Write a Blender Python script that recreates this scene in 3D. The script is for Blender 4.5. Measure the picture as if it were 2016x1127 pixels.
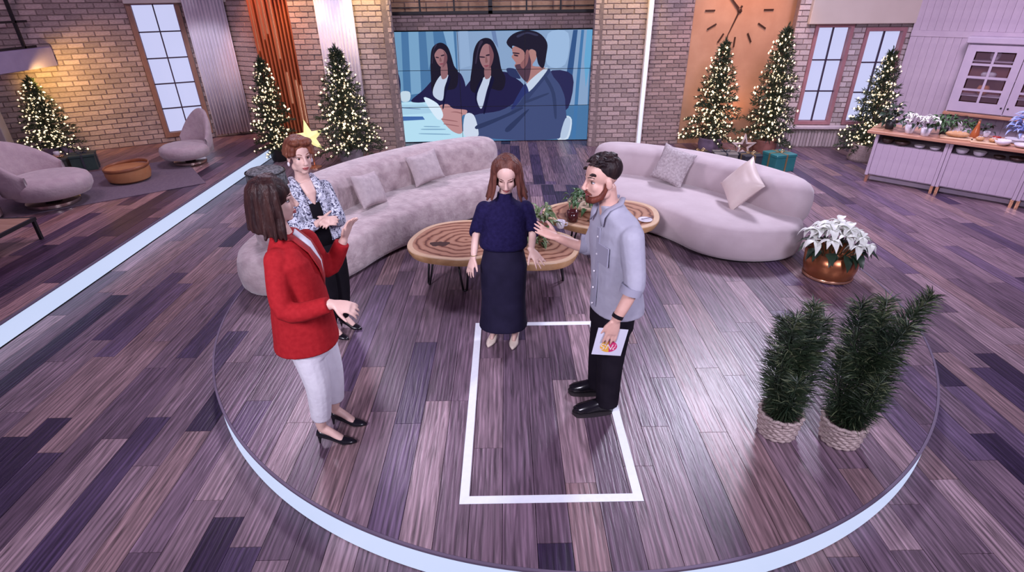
import bpy, math, random
from mathutils import Vector, Matrix, noise
R = math.radians
random.seed(7)
for o in list(bpy.data.objects): bpy.data.objects.remove(o)
S = bpy.context.scene
C = S.collection

# ------------------------------------------------------------------ camera
CAMH = 2.82
AX = (Vector((0.99986567, -0.0107087, -0.01240869)),      # image right in world
      Vector((-0.01600097, -0.47363844, -0.88057402)),    # image down
      Vector((0.00355257, 0.88065428, -0.47374616)))      # view direction
cam = bpy.data.cameras.new('camera'); camo = bpy.data.objects.new('camera', cam); C.objects.link(camo)
cam.sensor_width = 36; cam.sensor_fit = 'HORIZONTAL'; cam.lens = 1069 / 2016 * 36; cam.clip_start = .05; cam.clip_end = 200
m = Matrix.Identity(4)
for i in range(3):
    m[i][0] = AX[0][i]; m[i][1] = -AX[1][i]; m[i][2] = -AX[2][i]
m.translation = (0, 0, CAMH); camo.matrix_world = m
S.camera = camo
# ------------------------------------------------------------------ look, world, studio lamps
vs = S.view_settings
vs.view_transform = 'Standard'; vs.look = 'None'; vs.gamma = 1; vs.use_curve_mapping = False; vs.exposure = 0.0
W = bpy.data.worlds.new('studio'); S.world = W; W.use_nodes = True
W.node_tree.nodes['Background'].inputs[0].default_value = (0.58, 0.36, 0.95, 1)
W.node_tree.nodes['Background'].inputs[1].default_value = 0.13
def aim(o, t):
    o.rotation_euler = (Vector(t) - o.location).to_track_quat('-Z', 'Y').to_euler()
def area(loc, target, power, size, col=(1, 1, 1), sy=None, spread=None):
    l = bpy.data.lights.new('rig_light', 'AREA'); l.energy = power; l.size = size; l.color = col
    if spread: l.spread = R(spread)
    if sy: l.shape = 'RECTANGLE'; l.size_y = sy
    o = bpy.data.objects.new('rig_light', l); C.objects.link(o); o.location = loc; aim(o, target); return o
def spot(loc, target, power, ang, col, blend=.6, rad=.08):
    l = bpy.data.lights.new('rig_spot', 'SPOT'); l.energy = power; l.spot_size = R(ang); l.spot_blend = blend; l.color = col; l.shadow_soft_size = rad
    o = bpy.data.objects.new('rig_spot', l); C.objects.link(o); o.location = loc; aim(o, target); return o
LAV = (0.86, 0.74, 1.0)
area((-3.0, -2.0, 4.8), (-.3, 4.2, 1.2), 105, 1.6, (0.88, 0.84, 1.0), spread=80)
area((3.5, -1.5, 4.8), (1.0, 4.2, 1.2), 85, 1.6, (0.84, 0.80, 1.0), spread=80)
area((4.5, 9.5, 6.0), (1.2, 3.5, .5), 470, 1.0, (0.82, 0.80, 1.0))
area((-3.5, 9.0, 6.0), (-1, 4.5, .5), 210, 1.0, (0.92, 0.78, 1.0))
area((4.6, 5.0, 5.5), (7.6, 9.0, .9), 125, 1.6, (0.92, 0.72, 1.0), spread=110)
area((-6.5, 6.5, 5.0), (-7, 10, .8), 55, 1.6, (1.0, 0.68, 0.84))
spot((-4.9, 9.2, 3.6), (-5.9, 12.0, 1.3), 170, 34, (0.86, 0.84, 1.0))  # added spot, brightens the lounge curtain from the front
spot((-3.1, 10.0, 3.9), (-3.15, 11.3, 1.9), 60, 36, (0.90, 0.86, 1.0))  # extra spot put in to lift the curtain left of the screen
WARM = (1.0, 0.56, 0.20); ORG = (1.0, 0.46, 0.22); YEL = (1.0, 0.72, 0.25)
spot((-2.5, 10.75, 3.4), (-2.48, 11.3, 2.1), 95, 75, YEL)
spot((-3.8, 10.7, 3.5), (-3.8, 11.3, 2.2), 80, 70, WARM)
spot((2.3, 10.7, 3.6), (2.2, 11.35, 2.3), 90, 80, YEL)
spot((4.5, 10.3, 3.7), (4.5, 11.5, 1.7), 120, 85, ORG)
spot((4.45, 11.0, .35), (4.45, 11.5, 1.3), 22, 120, ORG)
spot((-8.0, 9.95, 1.70), (-8.1, 10.9, 1.3), 60, 125, (1.0, 0.62, 0.16))
spot((-7.4, 9.6, 3.4), (-7.2, 11.4, .9), 45, 60, (1.0, .60, .42))
spot((-4.5, 10.6, 3.6), (-4.45, 11.7, 2.0), 110, 70, (1.0, .34, .12))

# ------------------------------------------------------------------ materials
def mat(name, c1, c2=None, scale=8, rough=.55, metal=0, bump=0, bscale=None, emit=None, es=1, stretch=None, sheen=0, coat=0, vary=0, alpha=1, detail=4, island=False, spec=None):
    """procedural principled material: noise between two colours, optional bump, per-object brightness variation"""
    M = bpy.data.materials.new(name); M.use_nodes = True
    nt = M.node_tree; N = nt.nodes; L = nt.links; b = N['Principled BSDF']
    b.inputs['Roughness'].default_value = rough; b.inputs['Metallic'].default_value = metal
    if spec is not None: b.inputs['Specular IOR Level'].default_value = spec
    if sheen: b.inputs['Sheen Weight'].default_value = sheen
    if coat: b.inputs['Coat Weight'].default_value = coat; b.inputs['Coat Roughness'].default_value = .12
    b.inputs['Base Color'].default_value = (*c1, 1)
    if alpha < 1: b.inputs['Alpha'].default_value = alpha
    vec = None
    def coords():
        g = N.new('ShaderNodeTexCoord'); mp = N.new('ShaderNodeMapping'); L.new(g.outputs['Object'], mp.inputs[0])
        if stretch: mp.inputs['Scale'].default_value = stretch
        return mp.outputs[0]
    src = None
    if c2 is not None or bump: vec = coords()
    if c2 is not None:
        n = N.new('ShaderNodeTexNoise'); n.inputs['Scale'].default_value = scale; n.inputs['Detail'].default_value = detail
        L.new(vec, n.inputs['Vector'])
        r = N.new('ShaderNodeValToRGB'); r.color_ramp.elements[0].position = .35; r.color_ramp.elements[1].position = .68
        r.color_ramp.elements[0].color = (*c1, 1); r.color_ramp.elements[1].color = (*c2, 1)
        L.new(n.outputs['Fac'], r.inputs[0]); src = r.outputs[0]
    if vary:
        if island:
            oi = N.new('ShaderNodeNewGeometry'); ro = oi.outputs['Random Per Island']
        else:
            oi = N.new('ShaderNodeObjectInfo'); ro = oi.outputs['Random']
        mr = N.new('ShaderNodeMapRange'); mr.inputs['To Min'].default_value = 1 - vary; mr.inputs['To Max'].default_value = 1 + vary * .6
        L.new(ro, mr.inputs['Value'])
        mx = N.new('ShaderNodeMix'); mx.data_type = 'RGBA'; mx.blend_type = 'MULTIPLY'; mx.inputs['Factor'].default_value = 1
        if src: L.new(src, mx.inputs['A'])
        else: mx.inputs['A'].default_value = (*c1, 1)
        L.new(mr.outputs[0], mx.inputs['B']); src = mx.outputs['Result']
    if src: L.new(src, b.inputs['Base Color'])
    if bump:
        n2 = N.new('ShaderNodeTexNoise'); n2.inputs['Scale'].default_value = bscale or scale * 3; n2.inputs['Detail'].default_value = 3
        L.new(vec, n2.inputs['Vector'])
        bp = N.new('ShaderNodeBump'); bp.inputs['Strength'].default_value = bump; bp.inputs['Distance'].default_value = .02
        L.new(n2.outputs['Fac'], bp.inputs['Height']); L.new(bp.outputs[0], b.inputs['Normal'])
    if emit:
        b.inputs['Emission Color'].default_value = (*emit, 1); b.inputs['Emission Strength'].default_value = es
    return M
def plank_mat(name, island, warm=0.0):
    """brown-grey oak boards: tone by board, long grain along Y, a few dark violet boards"""
    M = bpy.data.materials.new(name); M.use_nodes = True
    nt = M.node_tree; N = nt.nodes; L = nt.links; b = N['Principled BSDF']
    if island: oi = N.new('ShaderNodeNewGeometry'); ro = oi.outputs['Random Per Island']
    else: oi = N.new('ShaderNodeObjectInfo'); ro = oi.outputs['Random']
    cr = N.new('ShaderNodeValToRGB'); e = cr.color_ramp; e.interpolation = 'CONSTANT'
    cols = [(0.0277, 0.0153, 0.0403), (0.1064, 0.0659, 0.095), (0.1441, 0.0918, 0.1217), (0.1848, 0.1199, 0.1483), (0.2644, 0.1757, 0.2026), (0.1096, 0.0697, 0.1217), (0.2152, 0.1326, 0.1436), (0.0554, 0.0337, 0.0739), (0.1547, 0.0979, 0.1347)]
    pos = [0, .06, .2, .36, .54, .66, .76, .87, .93]
    while len(e.elements) < len(pos): e.elements.new(.5)
    for i in range(len(pos)):
        e.elements[i].position = pos[i]
    for i in range(len(pos)):
        c = cols[i]; e.elements[i].color = (c[0] * (1 + warm), c[1], c[2] * (1 - warm * .6), 1)
    L.new(ro, cr.inputs[0])
    g = N.new('ShaderNodeNewGeometry'); mp = N.new('ShaderNodeMapping'); mp.inputs['Scale'].default_value = (1, .055, 1)
    cb = N.new('ShaderNodeCombineXYZ'); ml = N.new('ShaderNodeMath'); ml.operation = 'MULTIPLY'; ml.inputs[1].default_value = 97
    L.new(ro, ml.inputs[0]); L.new(ml.outputs[0], cb.inputs[2]); L.new(ml.outputs[0], cb.inputs[1])
    ad = N.new('ShaderNodeVectorMath'); ad.operation = 'ADD'; L.new(g.outputs['Position'], ad.inputs[0]); L.new(cb.outputs[0], ad.inputs[1])
    L.new(ad.outputs[0], mp.inputs[0])
    n1 = N.new('ShaderNodeTexNoise'); n1.inputs['Scale'].default_value = 55; n1.inputs['Detail'].default_value = 5; n1.inputs['Distortion'].default_value = .6
    L.new(mp.outputs[0], n1.inputs['Vector'])
    wv = N.new('ShaderNodeTexWave'); wv.inputs['Scale'].default_value = 9; wv.inputs['Distortion'].default_value = 7; wv.inputs['Detail'].default_value = 3; wv.inputs['Detail Scale'].default_value = 1.2
    L.new(mp.outputs[0], wv.inputs['Vector'])
    m1 = N.new('ShaderNodeMapRange'); m1.inputs['From Min'].default_value = .3; m1.inputs['From Max'].default_value = .7; m1.inputs['To Min'].default_value = .45; m1.inputs['To Max'].default_value = 1.6
    L.new(n1.outputs['Fac'], m1.inputs['Value'])
    m2 = N.new('ShaderNodeMapRange'); m2.inputs['To Min'].default_value = .78; m2.inputs['To Max'].default_value = 1.18
    L.new(wv.outputs['Fac'], m2.inputs['Value'])
    mm = N.new('ShaderNodeMath'); mm.operation = 'MULTIPLY'; L.new(m1.outputs[0], mm.inputs[0]); L.new(m2.outputs[0], mm.inputs[1])
    mx = N.new('ShaderNodeMix'); mx.data_type = 'RGBA'; mx.blend_type = 'MULTIPLY'; mx.inputs['Factor'].default_value = 1
    L.new(cr.outputs[0], mx.inputs['A']); L.new(mm.outputs[0], mx.inputs['B']); L.new(mx.outputs['Result'], b.inputs['Base Color'])
    b.inputs['Roughness'].default_value = .34
    bp = N.new('ShaderNodeBump'); bp.inputs['Strength'].default_value = .25; bp.inputs['Distance'].default_value = .004
    L.new(mm.outputs[0], bp.inputs['Height']); L.new(bp.outputs[0], b.inputs['Normal'])
    return M

# ------------------------------------------------------------------ mesh helpers
V = Vector
class MB:
    def __init__(s): s.v = []; s.f = []; s.mi = []; s.cur = 0
    def add(s, vs, fs):
        b = len(s.v); s.v += [tuple(x) for x in vs]; s.f += [tuple(i + b for i in f) for f in fs]; s.mi += [s.cur] * len(fs); return s
    def box(s, c, d, rz=0, bev=0):
        x, y, z = d[0] / 2, d[1] / 2, d[2] / 2; ca, sa = math.cos(rz), math.sin(rz)
        if bev:
            k = bev; P = []
            for (zz, q) in ((-z, k), (-z + k, 0), (z - k, 0), (z, k)):
                xx, yy = x - q, y - q; r = k if q == 0 else 0
                P += [(-xx, -yy + k, zz), (-xx + k, -yy, zz), (xx - k, -yy, zz), (xx, -yy + k, zz), (xx, yy - k, zz), (xx - k, yy, zz), (-xx + k, yy, zz), (-xx, yy - k, zz)]
            F = [tuple(range(7, -1, -1)), tuple(range(24, 32))]
            for l in range(3):
                for i in range(8): F.append((l * 8 + i, l * 8 + (i + 1) % 8, l * 8 + 8 + (i + 1) % 8, l * 8 + 8 + i))
        else:
            P = [(a, b, e) for e in (-z, z) for a, b in ((-x, -y), (x, -y), (x, y), (-x, y))]
            F = [(3, 2, 1, 0), (4, 5, 6, 7), (0, 1, 5, 4), (1, 2, 6, 5), (2, 3, 7, 6), (3, 0, 4, 7)]
        return s.add([(c[0] + p[0] * ca - p[1] * sa, c[1] + p[0] * sa + p[1] * ca, c[2] + p[2]) for p in P], F)
    def ell(s, c, ax, n=14, m=9):
        """ellipsoid; ax = three radii or three axis vectors"""
        if not isinstance(ax[0], (tuple, list, Vector)): ax = (V((ax[0], 0, 0)), V((0, ax[1], 0)), V((0, 0, ax[2])))
        ax = [V(a) for a in ax]; c = V(c); P = [c - ax[2]]
        for j in range(1, m):
            t = -math.pi / 2 + math.pi * j / m
            for i in range(n):
                a = 2 * math.pi * i / n; P.append(c + ax[0] * (math.cos(t) * math.cos(a)) + ax[1] * (math.cos(t) * math.sin(a)) + ax[2] * math.sin(t))
        P.append(c + ax[2]); F = []
        for i in range(n):
            F.append((0, 1 + (i + 1) % n, 1 + i)); e = 1 + (m - 2) * n; F.append((len(P) - 1, e + i, e + (i + 1) % n))
            for j in range(m - 2):
                a = 1 + j * n; F.append((a + i, a + (i + 1) % n, a + n + (i + 1) % n, a + n + i))
        return s.add(P, F)
    def tube(s, pts, rad, n=10, ref=None, closed=False, cap=True):
        """swept tube; rad: one radius or list of radii or (a,b) pairs (a along ref x tangent, b along ref)"""
        pts = [V(p) for p in pts]; k = len(pts)
        if not isinstance(rad, (list,)): rad = [rad] * k
        P = []; F = []; up = V(ref) if ref else None; prev = None
        for i, p in enumerate(pts):
            if closed: t = (pts[(i + 1) % k] - pts[i - 1])
            else: t = pts[min(i + 1, k - 1)] - pts[max(i - 1, 0)]
            t.normalize()
            u = up if up else (prev if prev else (V((0, 0, 1)) if abs(t.z) < .9 else V((1, 0, 0))))
            b = u - t * u.dot(t)
            if b.length < 1e-5: b = t.orthogonal()
            b.normalize(); prev = b; a = t.cross(b)
            r = rad[i]; ra, rb = (r if isinstance(r, tuple) else (r, r))
            for j in range(n):
                q = 2 * math.pi * j / n; P.append(p + a * (ra * math.cos(q)) + b * (rb * math.sin(q)))
        for i in range(k if closed else k - 1):
            for j in range(n):
                A = i * n; B = ((i + 1) % k) * n; F.append((A + j, A + (j + 1) % n, B + (j + 1) % n, B + j))
        if cap and not closed:
            F.append(tuple(range(n - 1, -1, -1))); F.append(tuple(range((k - 1) * n, k * n)))
        return s.add(P, F)
    def lathe(s, prof, c=(0, 0, 0), n=28, cap=True, wob=None):
        P = []; F = []
        for (r, z) in prof:
            for j in range(n):
                a = 2 * math.pi * j / n; q = r * (wob(a) if wob else 1); P.append((c[0] + q * math.cos(a), c[1] + q * math.sin(a), c[2] + z))
        for i in range(len(prof) - 1):
            for j in range(n): F.append((i * n + j, i * n + (j + 1) % n, (i + 1) * n + (j + 1) % n, (i + 1) * n + j))
        if cap: F.append(tuple(range(n - 1, -1, -1))); F.append(tuple(range((len(prof) - 1) * n, len(prof) * n)))
        return s.add(P, F)
    def band(s, inner, outer, layers):
        """body over a planar strip outline (inner/outer polylines of equal length); layers = (z, inset)"""
        k = len(inner); ring = [V((p[0], p[1])) for p in inner] + [V((p[0], p[1])) for p in reversed(outer)]
        n = len(ring); area_ = sum(ring[i].x * ring[(i + 1) % n].y - ring[(i + 1) % n].x * ring[i].y for i in range(n))
        sg = 1 if area_ > 0 else -1; P = []
        for (z, ins) in layers:
            for i in range(n):
                t = ring[(i + 1) % n] - ring[i - 1]
                if t.length < 1e-6: t = V((1, 0))
                t.normalize(); nn = V((-t.y, t.x)) * sg; q = ring[i] + nn * ins; P.append((q.x, q.y, z))
        F = []
        for l in range(len(layers) - 1):
            for i in range(n):
                f = (l * n + i, l * n + (i + 1) % n, (l + 1) * n + (i + 1) % n, (l + 1) * n + i); F.append(f if sg > 0 else f[::-1])
        for l, fl in ((0, True), (len(layers) - 1, False)):
            for i in range(k - 1):
                f = (l * n + i, l * n + i + 1, l * n + n - 2 - i, l * n + n - 1 - i)
                F.append(f[::-1] if (fl == (sg > 0)) else f)
        return s.add(P, F)
    def bandf(s, fn, layers):
        """like band, but every layer asks fn(inset) for its own inner/outer polylines"""
        P = []; F = []
        for (z, ins) in layers:
            i_, o_ = fn(ins); k = len(i_); P += [(a[0], a[1], z) for a in i_] + [(a[0], a[1], z) for a in reversed(o_)]
        n = 2 * k
        for l in range(len(layers) - 1):
            for i in range(n): F.append((l * n + (i + 1) % n, l * n + i, (l + 1) * n + i, (l + 1) * n + (i + 1) % n))
        for l, fl in ((0, False), (len(layers) - 1, True)):
            for i in range(k - 1):
                f = (l * n + i, l * n + i + 1, l * n + n - 2 - i, l * n + n - 1 - i); F.append(f[::-1] if fl else f)
        return s.add(P, F)
    def prism(s, poly, z0, z1, xf=None):
        """extruded polygon in XY between z0,z1; xf maps local to target"""
        n = len(poly); P = [(p[0], p[1], z0) for p in poly] + [(p[0], p[1], z1) for p in poly]
        F = [tuple(range(n - 1, -1, -1)), tuple(range(n, 2 * n))] + [(i, (i + 1) % n, n + (i + 1) % n, n + i) for i in range(n)]
        if xf: P = [tuple(xf(V(p))) for p in P]
        return s.add(P, F)
    def mesh(s, name, mats, smooth=False, origin=(0, 0, 0)):
        me = bpy.data.meshes.new(name)
        o = origin; me.from_pydata([(p[0] - o[0], p[1] - o[1], p[2] - o[2]) for p in s.v], [], s.f)
        for mm in (mats if isinstance(mats, (list, tuple)) else [mats]): me.materials.append(mm)
        if any(s.mi): me.polygons.foreach_set('material_index', s.mi)
        if smooth: me.polygons.foreach_set('use_smooth', [True] * len(me.polygons))
        me.update(); return me
    def build(s, name, mats, parent=None, smooth=False, origin=(0, 0, 0), remesh=0, sm=0, kind=None, label=None, auto=False):
        o = bpy.data.objects.new(name, s.mesh(name, mats, smooth, origin)); C.objects.link(o)
        if parent: o.parent = parent
        else: o.location = origin
        if remesh:
            md = o.modifiers.new('skin', 'REMESH'); md.mode = 'VOXEL'; md.voxel_size = remesh; md.use_smooth_shade = True
            if sm: q = o.modifiers.new('relax', 'SMOOTH'); q.factor = .5; q.iterations = sm
        if kind: o['kind'] = kind
        if label: o['label'] = label
        if auto:
            q = o.modifiers.new('soft', 'EDGE_SPLIT'); q.split_angle = R(40)
        return o
def tag(o, label=None, cat=None, group=None, kind=None):
    if label: o['label'] = label
    if cat: o['category'] = cat
    if group: o['group'] = group
    if kind: o['kind'] = kind
    return o
def thing(name, label, cat, loc=(0, 0, 0), rz=0, group=None):
    o = bpy.data.objects.new(name, None); C.objects.link(o); o.location = loc; o.rotation_euler = (0, 0, rz); o.empty_display_size = .1
    return tag(o, label, cat, group)
def inst(name, me, parent=None, loc=(0, 0, 0), rot=(0, 0, 0), sc=(1, 1, 1)):
    o = bpy.data.objects.new(name, me); C.objects.link(o); o.parent = parent; o.location = loc; o.rotation_euler = rot; o.scale = sc; return o
def struct(o): o['kind'] = 'structure'; return o
def smoothpoly(P, it=2):
    for _ in range(it):
        Q = []
        for i in range(len(P)):
            a, b = P[i], P[(i + 1) % len(P)]
            Q += [tuple(a[k] * .75 + b[k] * .25 for k in range(len(a))), tuple(a[k] * .25 + b[k] * .75 for k in range(len(a)))]
        P = Q
    return P
# ================================================================== structure
M_plank = plank_mat('oak_board', False); M_plankI = plank_mat('oak_boards', True)
M_plankL = plank_mat('oak_board_warm', False, .18); M_plankLI = plank_mat('oak_boards_warm', True, .18)
M_gap = mat('floor_gap', (.012, .008, .012), rough=.9)
M_riser = mat('lit_riser', (.2, .2, .22), rough=.4, emit=(.52, .62, .86), es=.95)
M_trimmetal = mat('edge_metal', (.16, .12, .18), rough=.6, metal=.3)
M_white = mat('white_tape', (.80, .84, .88), (.76, .80, .86), 30, rough=.5)
def camdist(p):
    d = V(p) - V((0, 0, CAMH)); z = d.dot(AX[2])
    if z <= .1: return None
    u = d.dot(AX[0]) / z * 1069 + 1008; v = d.dot(AX[1]) / z * 1069 + 563
    return z, u, v
def inframe(p, mgn=60):
    q = camdist(p); return q is not None and -mgn < q[1] < 2016 + mgn and -mgn < q[2] < 1127 + mgn
PW = .19
def plank_cells(x0, x1, y0, y1, seed):
    rnd = random.Random(seed); cells = []
    n = int(round((x1 - x0) / PW)); w = (x1 - x0) / n
    for i in range(n):
        y = y0 - rnd.random() * 1.4
        while y < y1:
            l = rnd.choice((1.0, 1.4, 1.4, 1.9)); a, b = max(y, y0), min(y + l, y1)
            if b - a > .06: cells.append((x0 + i * w, x0 + (i + 1) * w, a, b))
            y += l
    return cells
def lay_planks(parent, cells, ztop, m_obj, m_stuff, limit=300):
    g = .0018
    me = MB().box((0, 0, -.01), (1, 1, .02)).mesh('plank', m_obj)
    sc = []
    for c in cells:
        p = ((c[0] + c[1]) / 2, (c[2] + c[3]) / 2, ztop); q = camdist(p)
        vis = inframe(p, 150) or any(inframe((a, b, ztop), 40) for a in c[:2] for b in c[2:])
        sc.append(((0 if vis else 1000) + (q[0] if q else 500), c))
    sc.sort(key=lambda t: t[0]); rest = MB()
    for k, (d, c) in enumerate(sc):
        if k < limit and d < 1000:
            inst('plank', me, parent, ((c[0] + c[1]) / 2, (c[2] + c[3]) / 2, ztop), sc=(c[1] - c[0] - 2 * g, c[3] - c[2] - 2 * g, 1))
        else: rest.box(((c[0] + c[1]) / 2, (c[2] + c[3]) / 2, ztop - .01), (c[1] - c[0] - 2 * g, c[3] - c[2] - 2 * g, .02))
    if rest.v: rest.build('far_planks', m_stuff, parent, kind='stuff')
PC = V((.503, 4.972)); PR = 3.23
# ---- main floor
floor = struct(MB().box((1.9, 5.8, -.07), (13.4, 13.2, .10)).build('floor', M_gap))
cells = [c for c in plank_cells(-4.7, 8.6, -.6, 12.35, 3) if not ((V(((c[0] + c[1]) / 2, c[2])) - PC).length < PR - .3 and (V(((c[0] + c[1]) / 2, c[3])) - PC).length < PR - .3) and (c[0] + c[2]) < 18.2]
lay_planks(floor, cells, 0, M_plank, M_plankI)
# ---- round podium
pod = thing('podium', 'low round wooden podium with a glowing white riser in the middle of the floor', 'podium', (PC.x, PC.y, 0))
MB().lathe([(PR - .006, .0), (PR - .006, .179)], n=480).build('podium_base', M_gap, pod)
MB().lathe([(PR - .03, .012), (PR, .012), (PR, .189), (PR - .004, .189)], n=480, cap=False).build('riser', M_riser, pod, label='glowing white riser band', smooth=False)
MB().lathe([(PR - .012, .185), (PR + .004, .185), (PR + .004, .2015), (PR - .012, .2015), (PR - .012, .185)], n=480, cap=False).build('edge_trim', M_trimmetal, pod)
rnd = random.Random(11); npl = 0; Rr = PR - .014
n = int(round(2 * Rr / PW)); w = 2 * Rr / n
for i in range(n):
    xa, xb = -Rr + i * w + .0018, -Rr + (i + 1) * w - .0018
    def ext(x): return math.sqrt(max(Rr * Rr - x * x, 0))
    ymin = -max(ext(xa), ext(xb)); ymax = -ymin; y = ymin - rnd.random() * 1.3
    xs = [xa + (xb - xa) * k / 16 for k in range(17)]
    while y < ymax:
        l = rnd.choice((1.0, 1.3, 1.7, 1.7)); a, b = y + .0018, y + l - .0018
        lo = [(x, max(a, -ext(x))) for x in xs]; hi = [(x, min(b, ext(x))) for x in reversed(xs)]
        ok = [k for k in range(17) if lo[k][1] < hi[16 - k][1] - 1e-4]
        if len(ok) >= 2:
            P = [lo[k] for k in ok] + [hi[16 - k] for k in reversed(ok)]
            P = [p_ for i_, p_ in enumerate(P) if not (abs((P[i_][0] - P[i_ - 1][0]) * (P[(i_ + 1) % len(P)][1] - P[i_][1]) - (P[i_][1] - P[i_ - 1][1]) * (P[(i_ + 1) % len(P)][0] - P[i_][0])) < 1e-9)] or P
            MB().prism(P, .18, .2).build('plank', M_plank, pod); npl += 1
        y += l
# white rectangle on the podium
tape = thing('floor_marking', 'white rectangular outline taped on the round wooden podium', 'marking', (.2225, 3.18, .2))
x0, x1, y0, y1, tw = -.317, .762, 2.19, 4.17, .055
for (a, b, c_, d) in ((x0, x1, y0, y0 + tw), (x0, x1, y1 - tw, y1), (x0, x0 + tw, y0 + tw, y1 - tw), (x1 - tw, x1, y0 + tw, y1 - tw)):
    MB().box(((a + b) / 2 - .2225, (c_ + d) / 2 - 3.18, .0012), (b - a, d - c_, .002)).build('tape_strip', M_white, tape)
# ---- raised lounge platform at the left
plat = thing('lounge_platform', 'raised wooden lounge floor at the left with a straight glowing white edge', 'platform', (-7.2, 7.5, 0))
MB().box((0, -1.6, .09), (4.94, 10.8, .179)).box((.51, 4.35, .09), (3.48, 1.1, .179)).build('platform_base', M_gap, plat)
MB().box((2.487, -1.85, .10), (.02, 11.3, .176)).build('riser', M_riser, plat, label='straight glowing white riser')
MB().box((2.489, -1.85, .195), (.03, 11.3, .012)).build('edge_trim', M_trimmetal, plat)
cells = [(c[0] + 7.2, c[1] + 7.2, c[2] - 7.5, c[3] - 7.5) for c in [(a_, b_, c_, min(d_, 11.28) if b_ > -4.93 else min(d_, 10.2 + (b_ + 9.3) * .53 + .35)) for (a_, b_, c_, d_) in plank_cells(-9.6, -4.74, 1.0, 12.6, 5)] if c[3] - c[2] > .05]
# lay_planks expects world space for the frame test: use an unmoved holder offset
def lay_local(parent, cells, off, ztop, mo, ms, limit=300):
    me = MB().box((0, 0, -.01), (1, 1, .02)).mesh('plank', mo); g = .0018; rest = MB(); sc = []
    for c in cells:
        p = ((c[0] + c[1]) / 2 + off[0], (c[2] + c[3]) / 2 + off[1], ztop); q = camdist(p)
        sc.append(((0 if inframe(p, 150) else 1000) + (q[0] if q else 500), c))
    sc.sort(key=lambda t: t[0])
    for k, (d, c) in enumerate(sc):
        if k < limit and d < 1000: inst('plank', me, parent, ((c[0] + c[1]) / 2, (c[2] + c[3]) / 2, ztop), sc=(c[1] - c[0] - 2 * g, c[3] - c[2] - 2 * g, 1))
        else: rest.box(((c[0] + c[1]) / 2, (c[2] + c[3]) / 2, ztop - .01), (c[1] - c[0] - 2 * g, c[3] - c[2] - 2 * g, .02))
    if rest.v: rest.build('far_planks', ms, parent, kind='stuff')
lay_local(plat, cells, (-7.2, 7.5), .2, M_plankL, M_plankLI)

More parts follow.
